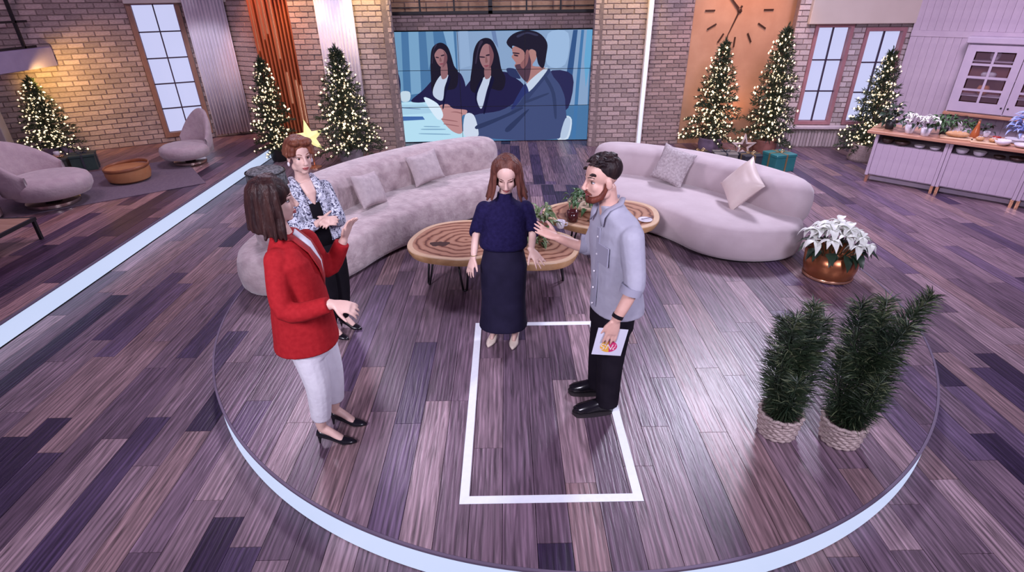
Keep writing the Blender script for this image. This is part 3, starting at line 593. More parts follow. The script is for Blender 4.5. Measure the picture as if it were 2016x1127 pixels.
# ================================================================== sofas
def mat_plush(name, a, b):
    return mat(name, a, b, 9, rough=.85, bump=.55, bscale=26, sheen=.5)
M_sofa = mat_plush('plush_cream', (.37, .27, .285), (.53, .42, .425))
M_sofa2 = mat('velvet_pale', (.47, .37, .395), (.53, .43, .455), 4, rough=.8, bump=.15, bscale=14, sheen=.4)
M_dark = mat('dark_plinth', (.02, .015, .018), rough=.7)
def sector(rm, W_, a0, a1, cap, ins=0, n=44, pw=2.3, pc=PC):
    inn, out = [], []; W_ -= ins; a0 += math.degrees(ins / 2.4); a1 -= math.degrees(ins / 2.4); cap = max(cap - math.degrees(ins / 2.4) * .6, 3)
    for i in range(n + 1):
        u = i / n; u = .5 - .5 * math.cos(math.pi * u) if True else u
        a = a0 + (a1 - a0) * u; e = min(a - a0, a1 - a); w = W_
        if e < cap: w = W_ * max(1 - (1 - e / cap) ** pw, 0) ** (1 / pw)
        r = rm(a) if callable(rm) else rm
        for L_, s_ in ((inn, -1), (out, 1)): L_.append((pc.x + (r + s_ * max(w, .004)) * math.cos(R(a)), pc.y + (r + s_ * max(w, .004)) * math.sin(R(a))))
    return inn, out
def sofa(label, seatp, backp, zseat, zback, fab):
    a = R((seatp[2] + seatp[3]) / 2); o = (PC.x + 2.4 * math.cos(a), PC.y + 2.4 * math.sin(a), .2)
    s = thing('curved_sofa', label, 'sofa', o)
    sf = lambda ins: sector(*seatp, ins); bf = lambda ins: sector(*backp, ins)
    MB().bandf(sf, [(.202, .10), (.235, .10)]).build('plinth', M_dark, s, origin=o)
    MB().bandf(sf, [(.235, .06), (.25, .02), (.29, 0), (.42, -.012), (.52, 0), (zseat - .05, .02), (zseat - .02, .05), (zseat - .004, .10), (zseat + .004, .18), (zseat + .010, .30)]).build('seat', fab, s, True, origin=o)
    MB().bandf(bf, [(zseat - .12, .05), (zseat - .02, .01), (zseat + .10, 0), (zback - .18, .0), (zback - .10, .015), (zback - .05, .045), (zback - .02, .085), (zback - .003, .13), (zback, .19)]).build('backrest', fab, s, True, origin=o)
    return s
sofa('long curved cream plush sofa at the left of the podium behind the two women', (lambda a: 2.46 + .16 * max(0, (135 - a) / 31) + .26 * max(0, (a - 150) / 30), .60, 101, 187, 17), (lambda a: 2.84 + .10 * max(0, (135 - a) / 31), .27, 103, 181, 9), .64, 1.04, M_sofa)
sofa('smooth curved pale sofa at the right of the podium beside the white poinsettia', (2.30, .67, 6.5, 73, 19), (2.80, .27, 13, 75, 9), .62, .97, M_sofa2)
# ---- cushions
def cushion_mesh(w, h, t, n=12):
    mb = MB(); P = []; F = []
    for s_ in (1, -1):
        for j in range(n + 1):
            for i in range(n + 1):
                u, v = 2 * i / n - 1, 2 * j / n - 1; e = (1 - abs(u) ** 3.0) * (1 - abs(v) ** 3.0); pin = 1 - .09 * (1 - abs(u) ** 2) * abs(v) ** 3 ; pin2 = 1 - .09 * (1 - abs(v) ** 2) * abs(u) ** 3
                P.append((u * w / 2 * pin2, s_ * (t / 2 * e ** .55 + .004), v * h / 2 * pin))
    m_ = (n + 1) ** 2
    for j in range(n):
        for i in range(n):
            a = j * (n + 1) + i; F.append((a, a + n + 1, a + n + 2, a + 1)); b = m_ + a; F.append((b, b + 1, b + n + 2, b + n + 1))
    E_ = [i for i in range(n)] + [j * (n + 1) + n for j in range(n)] + [n * (n + 1) + n - i for i in range(n)] + [(n - j) * (n + 1) for j in range(n)]
    for k in range(len(E_)):
        a, b = E_[k], E_[(k + 1) % len(E_)]; F.append((a, b, m_ + b, m_ + a))
    return mb.add(P, F)
def cushion(label, loc, yaw, tilt, roll, fab, w=.46, h=.46, t=.17):
    """yaw: facing direction of the front; tilt: leaning back"""
    mx = Matrix.Translation(loc) @ Matrix.Rotation(yaw, 4, 'Z') @ Matrix.Rotation(-tilt, 4, 'X') @ Matrix.Rotation(roll, 4, 'Y')
    o = cushion_mesh(w, h, t).build('cushion', fab, smooth=True); o.matrix_world = mx; tag(o, label, 'cushion', 'sofa cushions'); return o
def polar(a, r): return PC.x + r * math.cos(R(a)), PC.y + r * math.sin(R(a))
M_cush1 = mat('nubby_cushion', (.42, .35, .37), (.62, .55, .57), 40, rough=.9, bump=.8, bscale=60)
M_cush2 = mat('blush_satin', (.66, .52, .48), (.78, .66, .62), 3, rough=.35)
M_cush3 = mat('plush_cushion', (.44, .36, .38), (.56, .47, .48), 14, rough=.9, bump=.5, bscale=30)
def cu(label, a, r, z, dyaw, tilt, roll, fab, **k):
    x, y = polar(a, r); return cushion(label, (x, y, z), R(a - 90 + dyaw), R(tilt), R(roll), fab, **k)
cu('nubby grey-pink cushion near the middle of the right sofa', 49, 2.44, .86, 0, 22, 12, M_cush1)
cu('shiny blush satin cushion balanced on its corner at the right sofa end', 24.5, 2.36, .88, -10, 28, 30, M_cush2, w=.48, h=.48)
cu('cream plush cushion on the left sofa nearest the patterned jacket', 152, 2.40, .84, 6, 26, 8, M_cush3, w=.44, h=.40)
cu('cream plush cushion at the middle of the left sofa', 129, 2.50, .86, 0, 22, -6, M_cush3, w=.46, h=.40)

# ================================================================== live-edge tables
def wood_rings(name, cx, cy):
    M = bpy.data.materials.new(name); M.use_nodes = True; nt = M.node_tree; N = nt.nodes; L = nt.links; b = N['Principled BSDF']; b.inputs['Roughness'].default_value = .32
    g = N.new('ShaderNodeTexCoord'); mp = N.new('ShaderNodeMapping'); mp.inputs['Location'].default_value = (-cx, -cy, 0); mp.inputs['Scale'].default_value = (1, 1.25, .0); L.new(g.outputs['Object'], mp.inputs[0])
    wv = N.new('ShaderNodeTexWave'); wv.wave_type = 'RINGS'; wv.rings_direction = 'Z'; wv.inputs['Scale'].default_value = 3.2; wv.inputs['Distortion'].default_value = 5.5; wv.inputs['Detail'].default_value = 3; wv.inputs['Detail Scale'].default_value = 1.1
    L.new(mp.outputs[0], wv.inputs['Vector']); r = N.new('ShaderNodeValToRGB'); e = r.color_ramp.elements
    e[0].position = 0; e[0].color = (.15, .055, .035, 1); e[1].position = .22; e[1].color = (.36, .17, .10, 1); x = e.new(.8); x.color = (.46, .25, .16, 1)
    L.new(wv.outputs['Fac'], r.inputs[0]); L.new(r.outputs[0], b.inputs['Base Color']); return M
M_bark = mat('pale_sapwood', (.42, .22, .09), (.60, .36, .18), 7, rough=.5, bump=.5, bscale=12)
M_rim = mat('sapwood_rim', (.62, .42, .26), (.68, .48, .32), 6, rough=.4)
def slab_table(label, c, rx, ry, rz, top, seed, legs, hole=None, thick=.095):
    t = thing('slab_table', label, 'table', (c[0], c[1], .2)); rnd = random.Random(seed); ph = [rnd.uniform(0, 6.28) for _ in range(4)]
    def wob(a): return 1 + .05 * math.sin(2 * a + ph[0]) + .035 * math.sin(3 * a + ph[1]) + .02 * math.sin(5 * a + ph[2])
    def ring(k, z, n=56):
        out = []
        for j in range(n):
            a = 2 * math.pi * j / n; r = wob(a) * k; x, y = rx * r * math.cos(a), ry * r * math.sin(a); out.append((x * math.cos(rz) - y * math.sin(rz), x * math.sin(rz) + y * math.cos(rz), z))
        return out
    def rings(L_, name, m_, cap):
        mb = MB(); P = []; n = 56
        for (k, z) in L_: P += ring(k, z)
        F = [(i * n + j, i * n + (j + 1) % n, (i + 1) * n + (j + 1) % n, (i + 1) * n + j) for i in range(len(L_) - 1) for j in range(n)]
        if cap: F += [tuple(range(n - 1, -1, -1)), tuple(range((len(L_) - 1) * n, len(L_) * n))]
        return mb.add(P, F).build(name, m_, t, True, auto=True)
    h = top - .2
    rings([(.86, h - thick), (.95, h - thick + .012), (1.0, h - .03), (1.0, h - .008)], 'bark_edge', M_bark, True)
    rings([(1.0, h - .009), (.992, h), (.90, h), (.90, h - .012)], 'sapwood_rim', M_rim, False)
    rings([(.905, h - .02), (.905, h - .001)], 'heartwood', wood_rings('heartwood_rings', .06, -.04), True)
    if hole: MB().lathe([(.075, 0), (.07, .002)], (hole[0], hole[1], h - .001), 18, wob=lambda a: 1 + .35 * math.cos(2 * a) + .15 * math.sin(5 * a)).build('knot_hollow', mat('knot_dark', (.05, .015, .01), rough=.8), t)
    for (lx, ly) in legs:
        d = V((lx, ly, 0)).normalized(); s_ = V((-d.y, d.x, 0))
        b1 = V((lx, ly, 0)) * .86; q1 = V((lx, ly, 0)); mb = MB()
        for k in (-1, 1): mb.tube([tuple(b1 + s_ * (.055 * k) + V((0, 0, h - thick))), tuple(q1 + s_ * (.018 * k) + V((0, 0, .012)))], .011, 8)
        mb.tube([tuple(q1 - s_ * .018 + V((0, 0, .012))), tuple(q1 + s_ * .018 + V((0, 0, .012)))], .011, 8)
        mb.build('hairpin_leg', M_black, t, True)
    return t
slab_table('round live-edge wood slab table with a dark knot left of the woman in navy', (-.50, 5.13), .50, .54, 0, .62, 3, ((-.33, -.2), (.05, -.36), (-.1, .38)), hole=(-.20, -.12))
slab_table('live-edge wood slab table between the woman in navy and the man', (.25, 5.02), .42, .50, .2, .60, 9, ((.30, -.05), (-.18, -.30), (-.05, .38)))
slab_table('live-edge wood slab table behind the man near the right sofa', (1.08, 5.86), .64, .52, -.25, .60, 14, ((.42, -.12), (-.38, -.15), (0, .38)))
# ================================================================== plants
M_fir = mat('fir_green', (.012, .026, .014), (.035, .060, .026), 12, rough=.6)
M_fir2 = mat('fir_tip', (.035, .05, .018), (.065, .075, .03), 12, rough=.6)
M_bulb = mat('warm_bulb', (1, .8, .5), emit=(1.0, .76, .48), es=1.9)
M_trunk = mat('bark_brown', (.08, .045, .03), (.13, .08, .05), 20, rough=.9)
def tri_spray(mb, p, d, l, w, rnd):
    side = d.cross(V((rnd.uniform(-1, 1), rnd.uniform(-1, 1), rnd.uniform(-1, 1))))
    if side.length < 1e-4: side = d.orthogonal()
    side.normalize(); q = p + d * l; m_ = p + d * (l * .45)
    mb.add([p, m_ + side * w, q, m_ - side * w], [(0, 1, 2, 3)])
def conifer_meshes(seed, H=2.0, Rb=.55, z0=.28):
    rnd = random.Random(seed); fo = MB(); li = MB(); br = MB()
    br.tube([(0, 0, 0), (0, 0, H * .5), (0, 0, H - .06)], [.035, .022, .006], 7)
    nb = 150
    for k in range(nb):
        t = (k / nb) ** .88; z = z0 + (H - z0 - .10) * t; ln = (Rb * (1 - t) ** .92 + .055) * rnd.uniform(.78, 1.12); a = k * 2.39996 + rnd.uniform(-.3, .3)
        el = R(-8 + 38 * t + rnd.uniform(-8, 8)); d = V((math.cos(a) * math.cos(el), math.sin(a) * math.cos(el), math.sin(el))); b = V((0, 0, z))
        ns = max(3, int(ln / .045))
        for i in range(ns):
            u = (i + .6) / ns; p = b + d * (ln * u) - V((0, 0, .03 * u * u))
            fo.cur = 1 if (u > .75 and rnd.random() < .5) else 0
            for j in range(7):
                dd = d * rnd.uniform(.35, 1.0) + V((rnd.uniform(-.8, .8), rnd.uniform(-.8, .8), rnd.uniform(-.7, .7))); dd.normalize()
                tri_spray(fo, p, dd, rnd.uniform(.06, .12), .009, rnd)
            if rnd.random() < .36 and t < .93:
                q = p + V((rnd.uniform(-.03, .03), rnd.uniform(-.03, .03), rnd.uniform(0, .05))) + d * .05; r = rnd.uniform(.015, .026)
                li.add([q + V(w) * r for w in ((1, 0, 0), (-1, 0, 0), (0, 1, 0), (0, -1, 0), (0, 0, 1), (0, 0, -1))], [(0, 2, 4), (2, 1, 4), (1, 3, 4), (3, 0, 4), (2, 0, 5), (1, 2, 5), (3, 1, 5), (0, 3, 5)])
    fo.cur = 0
    for i in range(8):
        for j in range(4):
            dd = V((rnd.uniform(-.5, .5), rnd.uniform(-.5, .5), 1)); dd.normalize(); tri_spray(fo, V((0, 0, H - .22 + i * .025)), dd, .08, .008, rnd)
    return fo.mesh('foliage', [M_fir, M_fir2]), li.mesh('fairy_lights', M_bulb), br.mesh('trunk', M_trunk, True)
CM = [conifer_meshes(21), conifer_meshes(35)]
def potmesh(prof, m_, wob=None): return MB().lathe(prof, n=28, wob=wob).mesh('pot', m_, True)
def tree(label, loc, H, Rk, var, potm, prof, rz=0):
    t = thing('christmas_tree', label, 'tree', loc, rz, 'lit potted fir trees'); s_ = H / 2.0; sc = (s_ * Rk, s_ * Rk, s_)
    o = inst('foliage', CM[var][0], t, sc=sc); o['kind'] = 'stuff'
    o = inst('fairy_lights', CM[var][1], t, sc=sc); o['kind'] = 'stuff'; o['label'] = 'warm white fairy lights'
    inst('trunk', CM[var][2], t, sc=sc); inst('pot', potmesh(prof, potm), t)
    return t
POT_A = [(.15, .0), (.20, .06), (.225, .18), (.21, .27), (.225, .30), (.20, .30), (.19, .25)]
POT_B = [(.13, .0), (.15, .02), (.20, .26), (.215, .30), (.195, .30), (.185, .25)]
M_potg = mat('grey_clay', (.20, .16, .19), (.28, .23, .25), 8, rough=.7, bump=.2)
M_potv = mat('violet_grey_clay', (.17, .12, .19), (.24, .17, .24), 8, rough=.6)
M_potb = mat('black_pot', (.02, .018, .02), rough=.4)
M_potr = mat('rust_pot', (.26, .10, .08), (.34, .15, .12), 9, rough=.6, bump=.2)
M_wick = mat('wicker', (.34, .25, .24), (.48, .38, .36), 40, rough=.8, bump=.4)
tree('lit fir tree in a grey-violet pot by the lounge brick wall under the beam', (-8.22, 9.98, .2), 1.50, 1.15, 0, M_potv, POT_A, 1)
tree('dense lit fir tree in a black pot in front of the red fin panel', (-4.46, 10.62, 0), 1.92, .82, 1, M_potb, POT_B, 2)
tree('lit fir tree in a grey pot between the star and the big screen', (-2.98, 10.30, 0), 2.10, 1.02, 0, M_potg, POT_A, 4)
tree('lit fir tree in a violet-grey pot left of the two in front of the clock', (3.98, 10.72, 0), 2.08, .92, 0, M_potv, POT_A, 0)
tree('tallest lit fir tree in a rust pot, right of the clock wall pair', (4.97, 10.52, 0), 2.32, .80, 1, M_potr, POT_A, 5)
tree('lit fir tree in a woven pot between the right windows and the kitchen counter', (6.62, 10.02, 0), 1.95, .86, 1, M_wick, [(.24, 0), (.25, .05), (.21, .28), (.22, .30), (.19, .30), (.18, .25)], 3)

# ---- two small pines in woven baskets on the podium
M_pine = mat('pine_needle', (.010, .022, .012), (.030, .050, .022), 9, rough=.5)
M_pine2 = mat('pine_needle_pale', (.08, .10, .05), (.15, .17, .09), 9, rough=.5)
def pine(label, loc, leaders, seed):
    t = thing('potted_pine', label, 'plant', loc, 0, 'small pines in woven baskets'); rnd = random.Random(seed); nb = MB(); st = MB()
    for (pts, r) in leaders:
        pts = [V(p) for p in pts]; st.tube(pts, [.008 - .005 * i / (len(pts) - 1) for i in range(len(pts))], 6)
        L_ = 0; seg = []
        for a, b in zip(pts[:-1], pts[1:]): seg.append((a, b, (b - a).length)); L_ += (b - a).length
        nn = int(L_ * 1350)
        for k in range(nn):
            u = (k + rnd.random()) / nn * L_
            for (a, b, l) in seg:
                if u <= l: break
                u -= l
            p = a + (b - a) * min(u / l, 1); ax = (b - a).normalized(); fr = k / nn
            o = ax.orthogonal(); o = Matrix.Rotation(rnd.uniform(0, 6.283), 3, ax) @ o
            d = (o * rnd.uniform(.55, 1) + ax * rnd.uniform(.25, .95)).normalized(); ln = r * 1.3 * rnd.uniform(.7, 1.2) * (1 if fr < .85 else .8)
            side = d.cross(V((rnd.uniform(-1, 1), rnd.uniform(-1, 1), rnd.uniform(-1, 1)))).normalized() * .0026
            q = p + o * (.02 if fr < .7 else .005) ; m_ = q + d * (ln * .55) + V((0, 0, .006)); e = q + d * ln + V((0, 0, -.004))
            nb.cur = 1 if rnd.random() < .10 + .25 * (fr > .8) else 0
            nb.add([q - side, q + side, m_ + side, m_ - side, e], [(0, 1, 2, 3), (3, 2, 4)])
    o = nb.build('needles', [M_pine, M_pine2], t); o['kind'] = 'stuff'
    st.build('stem', M_pine, t, True)
    # woven basket: stacked wavy strands round an inner pot
    MB().lathe([(.098, .004), (.118, .17), (.10, .17), (.095, .14)], n=24).build('inner_pot', mat('basket_core', (.10, .06, .06), rough=.9), t, True)
    for row in range(8):
        z = .014 + row * .0225; rr = .108 + .020 * row / 7; P = []
        for j in range(64):
            a = 2 * math.pi * j / 64; w = .0055 * math.sin(a * 14 + math.pi * row); P.append(((rr + w) * math.cos(a), (rr + w) * math.sin(a), z + .003 * math.sin(a * 3 + row)))
        MB().tube(P, .0125, 6, closed=True).build('woven_strand', M_wick, t, True)
    return t
pine('left of two small dark pines in woven baskets on the podium', (1.775, 2.74, .2), [
    (((0, 0, .10), (.01, 0, .45), (.02, .01, .86), (.03, .02, .98)), .085), (((0, 0, .14), (-.08, -.02, .38), (-.10, -.02, .62)), .085), (((0, 0, .14), (.10, .03, .36), (.14, .05, .70)), .09),
    (((0, 0, .12), (-.02, -.10, .34), (-.03, -.12, .52)), .085), (((0, .02, .14), (-.03, .12, .40), (-.05, .14, .80)), .09), (((.01, 0, .5), (.10, .04, .70), (.14, .05, .86)), .085), (((.01, 0, .5), (-.08, 0, .72), (-.07, 0, .90)), .085)], 5)
pine('right of two small dark pines in woven baskets with a branch leaning out', (2.155, 2.66, .2), [
    (((0, 0, .10), (.01, 0, .45), (.03, .03, .90), (.02, .04, 1.04)), .085), (((0, 0, .14), (.10, -.02, .40), (.14, -.02, .66)), .09), (((0, 0, .14), (-.10, .03, .40), (-.12, .06, .66)), .09),
    (((0, 0, .12), (.02, -.10, .34), (.03, -.12, .56)), .085), (((0, .02, .14), (.03, .12, .40), (.06, .16, .86)), .09), (((.01, 0, .5), (.13, .04, .70), (.24, .08, .90), (.33, .10, 1.03)), .08), (((.01, 0, .5), (-.08, .04, .72), (-.09, .08, 1.00)), .09), (((.02, 0, .6), (.08, -.05, .78), (.12, -.06, .92)), .085)], 8)

# ---- poinsettias
def leafmesh(name, m_, l=.11, w=.055):
    mb = MB(); P = []; n = 6
    prof = [(0, .0), (.15, .55), (.35, 1), (.55, .86), (.78, .45), (1, 0)]
    for (u, k) in prof:
        z = .018 * math.sin(u * 3.0) - .03 * u * u; P += [(u * l, -w / 2 * k - .0006, z + .008 * k), (u * l, 0, z), (u * l, w / 2 * k + .0006, z + .008 * k)]
    F = []
    for i in range(n - 1):
        a = i * 3; F += [(a, a + 3, a + 4, a + 1), (a + 1, a + 4, a + 5, a + 2)]
    return mb.add(P, F).mesh(name, m_, True)
M_bract = mat('white_bract', (.72, .74, .66), (.82, .84, .78), 14, rough=.5)
M_leaf = mat('dark_leaf', (.012, .030, .018), (.03, .055, .03), 14, rough=.4)
M_herb = mat('herb_green', (.03, .09, .03), (.08, .16, .05), 14, rough=.5)
BRACT, LEAF, HERB = leafmesh('bract', M_bract), leafmesh('leaf', M_leaf, .13, .07), leafmesh('leaf', M_herb, .07, .035)
M_copper = mat('copper_pot', (.42, .14, .06), (.52, .20, .09), 3, rough=.28, metal=.75)
M_copper2 = mat('copper_rim', (.72, .38, .24), rough=.25, metal=.8)
def poinsettia(parent, z, rad, heads, seed, k=1.0, sub=1.0):
    rnd = random.Random(seed)
    for h in range(heads):
        a = h * 2.4 + .3; r = rad * math.sqrt((h + .3) / heads); c = V((r * math.cos(a), r * math.sin(a), z + rad * .55 * (1 - (r / rad) ** 2) + rnd.uniform(0, .03)))
        MB().tube([(c.x * .45, c.y * .45, z - .12 * k), tuple(c)], .004 * k, 5).build('stem', M_leaf, parent)
        for j in range(7):
            q = 2 * math.pi * j / 7 + rnd.uniform(-.3, .3); s_ = k * (1.12 if j % 2 else .8) * rnd.uniform(.9, 1.1) * sub
            inst('bract', BRACT, parent, c, (rnd.uniform(-.25, .25), R(-18 + rnd.uniform(-12, 30) + 30 * (r / rad)), q), (s_, s_, s_))
    for h in range(int(heads * 1.5)):
        a = h * 2.4; c = (rad * .75 * math.cos(a), rad * .75 * math.sin(a), z - .05 * k); s_ = k * sub * rnd.uniform(.9, 1.25)
        inst('leaf', LEAF, parent, c, (rnd.uniform(-.3, .3), R(20 + rnd.uniform(-15, 30)), a + rnd.uniform(-.4, .4)), (s_, s_, s_))
pp = thing('poinsettia', 'big white poinsettia in a copper pot at the end of the right sofa', 'plant', (3.30, 5.00, .2))
MB().lathe([(.20, .0), (.225, .01), (.25, .12), (.262, .29), (.245, .29), (.235, .22)], n=40).build('pot', M_copper, pp, True)
MB().lathe([(.222, .012), (.234, .006), (.24, .02), (.232, .035)], n=40, cap=False).build('pot_foot_ring', M_copper2, pp, True)
poinsettia(pp, .39, .29, 19, 4, 1.2)

def leafy(parent, mesh, c, rad, h, n, seed, k=1.0):
    rnd = random.Random(seed)
    for i in range(n):
        a = rnd.uniform(0, 6.283); el = rnd.uniform(-.2, 1.2); r = rnd.uniform(.45, 1)
        p = (c[0] + rad * r * math.cos(a) * math.cos(el), c[1] + rad * r * math.sin(a) * math.cos(el), c[2] + h * r * max(math.sin(el), -.1))
        s_ = k * rnd.uniform(.8, 1.3); inst('leaf', mesh, parent, p, (rnd.uniform(-.5, .5), rnd.uniform(-.9, .5), a + rnd.uniform(-.6, .6)), (s_, s_, s_))
# ---- greenery on the slab tables
M_sage = mat('sage_green', (.10, .16, .06), (.20, .25, .11), 12, rough=.5); SAGE = leafmesh('leaf', M_sage, .085, .035)
M_clay = mat('terracotta', (.22, .07, .045), (.30, .11, .07), 9, rough=.6)
M_porc = mat('white_ceramic', (.68, .64, .70), (.74, .70, .75), 5, rough=.25)
g1 = thing('trailing_plant', 'bushy green trailing plant on the slab table beside the woman in navy', 'plant', (.30, 5.22, .605))
MB().lathe([(.07, 0), (.10, .09), (.105, .12), (.09, .12), (.085, .09)], n=22).build('pot', M_clay, g1, True)
leafy(g1, SAGE, (0, 0, .12), .19, .22, 90, 3, 1.1); leafy(g1, SAGE, (-.03, -.2, .03), .12, .08, 40, 4)
MB().tube([(0, 0, .05), (0, -.05, .16), (-.02, -.18, .10), (-.03, -.25, .02)], .006, 6).build('stem', M_herb, g1, True)
g2 = thing('wreath', 'green leafy wreath bowl on the slab table behind the man', 'plant', (.92, 5.98, .60))
MB().lathe([(.10, 0), (.20, .05), (.24, .10), (.22, .10), (.18, .06)], n=28).build('bowl', mat('pale_wood_bowl', (.58, .42, .28), (.66, .50, .36), 6, rough=.5), g2, True)
leafy(g2, HERB, (0, 0, .10), .25, .16, 110, 6, 1.2)
g3 = thing('lantern', 'dark red glass candle holder on the slab table by the wreath', 'candle holder', (.70, 5.62, .60))
MB().lathe([(.05, 0), (.06, .01), (.065, .12), (.055, .12), (.05, .03)], n=20).build('glass', mat('dark_red_glass', (.06, .012, .012), rough=.15), g3, True)
MB().lathe([(.035, 0), (.035, .07), (.005, .075)], (0, 0, .02), 14).build('candle', M_porc, g3, True)
g4 = thing('cup', 'small white cup on the slab table in front of the dark red candle holder', 'cup', (.55, 5.42, .60))
MB().lathe([(.028, 0), (.04, .01), (.05, .085), (.044, .085), (.036, .02)], n=20).build('cup_body', M_porc, g4, True)
MB().tube([(.045, 0, .065), (.075, 0, .06), (.07, 0, .03), (.042, 0, .025)], .007, 6).build('handle', M_porc, g4, True)
g5 = thing('berry_sprig', 'reddish dried sprig lying on the slab table near the wreath', 'decoration', (.98, 5.60, .60))
rnd = random.Random(4)
MB().tube([(-.12, 0, .012), (0, .02, .02), (.14, 0, .014)], .006, 6).build('twig', M_trunk, g5)
for i in range(16): MB().ell((rnd.uniform(-.13, .13), rnd.uniform(-.05, .06), .02 + rnd.random() * .025), (.013, .013, .013), 8, 6).build('berry', M_clay, g5, True)
g6 = thing('saucer', 'small pale dish with a spoon on the slab table near the right sofa', 'dish', (1.50, 5.60, .60))
MB().lathe([(.03, 0), (.075, .012), (.08, .018), (.07, .016), (.03, .006)], n=24).build('dish', M_porc, g6, True)
MB().tube([(-.03, 0, .018), (.09, .03, .03)], .004, 6).ell((-.03, 0, .02), (.016, .011, .004), 8, 6).build('spoon', M_trimmetal, g6, True)

# ================================================================== stars and gifts
def star_poly(r1, r2): return [((r1 if i % 2 == 0 else r2) * math.sin(math.pi * i / 5), (r1 if i % 2 == 0 else r2) * math.cos(math.pi * i / 5)) for i in range(10)]
def star_mesh(r1, r2, t):
    mb = MB(); P = [(x, 0, z) for x, z in star_poly(r1, r2)] + [(0, -t, 0), (0, t, 0)]; F = []
    for i in range(10): F += [(i, (i + 1) % 10, 10), ((i + 1) % 10, i, 11)]
    return mb.add(P, F)
st = thing('star_lamp', 'glowing yellow five-pointed star on a thin stand between two lit trees', 'lamp', (-3.62, 10.05, 0))
o = star_mesh(.33, .125, .06).build('star', mat('star_glow', (.9, .8, .3), emit=(.80, .78, .36), es=.85), st); o.location = (0, 0, .56); o.rotation_euler = (0, R(-8), 0)
MB().tube([(0, .02, .02), (0, .02, .46)], .014, 8).build('pole', M_copper2, st, True)
MB().lathe([(.13, 0), (.13, .02), (.02, .03)], n=20).build('foot', M_copper2, st)
st = thing('star_ornament', 'open white wooden star frame standing by the trees under the clock', 'ornament', (4.50, 10.35, 0))
a = star_poly(.24, .095); b = star_poly(.17, .062); mb = MB()
for i in range(10):
    j = (i + 1) % 10; P = []
    for y in (-.025, .025): P += [(a[i][0], y, a[i][1]), (a[j][0], y, a[j][1]), (b[j][0], y, b[j][1]), (b[i][0], y, b[i][1])]
    mb.add(P, [(0, 1, 2, 3), (7, 6, 5, 4), (0, 4, 5, 1), (2, 6, 7, 3), (1, 5, 6, 2), (3, 7, 4, 0)])
o = mb.build('star_frame', mat('whitewashed_wood', (.60, .50, .46), (.70, .60, .56), 12, rough=.7), st); o.location = (0, 0, .20)
def gift(label, loc, d, rz, m_, rm):
    g = thing('gift_box', label, 'gift box', loc, rz, 'wrapped boxes under the trees')
    MB().box((0, 0, d[2] * .42), (d[0], d[1], d[2] * .84), 0, .006).build('box', m_, g)
    MB().box((0, 0, d[2] * .92), (d[0] + .014, d[1] + .014, d[2] * .16), 0, .006).build('lid', m_, g)
    MB().box((0, 0, d[2] / 2 + .002), (d[0] + .02, .03, d[2] + .006)).box((0, 0, d[2] / 2 + .002), (.03, d[1] + .02, d[2] + .006)).build('ribbon', rm, g)
    mb = MB()
    for s_ in (-1, 1): mb.tube([(0, 0, d[2] + .005), (s_ * .05, .01, d[2] + .05), (s_ * .09, 0, d[2] + .03), (s_ * .05, -.01, d[2] + .01), (0, 0, d[2] + .005)], [(.012, .004)] * 5, 6)
    mb.build('bow', rm, g, True)
M_teal = mat('teal_paper', (.02, .16, .17), (.03, .20, .20), 4, rough=.35)
M_navy = mat('ink_paper', (.03, .035, .05), (.05, .05, .065), 6, rough=.5)
M_stone = mat('grey_paper', (.15, .14, .13), (.22, .20, .18), 5, rough=.7)
M_gold = mat('gold_ribbon', (.45, .32, .16), rough=.35, metal=.7)
gift('teal gift box standing behind the right sofa', (4.80, 9.50, 0), (.40, .38, .30), .25, M_teal, M_gold)
gift('dark ink-coloured gift box left of the teal one', (4.40, 9.75, 0), (.34, .30, .22), .1, M_navy, M_gold)
gift('flat grey gift box under the trees behind the right sofa', (4.02, 9.98, 0), (.40, .30, .20), -.1, M_stone, M_navy)
gift('small black gift box left of the flat grey gift box', (3.62, 10.15, 0), (.26, .24, .18), .2, M_potb, M_gold)
gift('dark green gift box beside the tree in the lounge', (-7.42, 9.50, .2), (.36, .34, .27), .5, mat('bottle_green_paper', (.025, .05, .045), (.04, .07, .06), 6, rough=.5), M_navy)
gift('lower green-grey gift box in front of the lounge tree', (-7.86, 9.50, .2), (.30, .28, .20), .3, mat('moss_paper', (.06, .075, .065), (.09, .10, .085), 6, rough=.6), M_gold)
cd = thing('candle', 'small pale pillar candle on a dish on the green-grey lounge gift box', 'candle', (-7.88, 9.53, .415))
MB().lathe([(.085, 0), (.095, .015), (.08, .015)], n=20).build('dish', M_copper2, cd, True)
MB().lathe([(.045, .014), (.045, .085), (.03, .09)], n=16).build('wax', M_porc, cd, True)
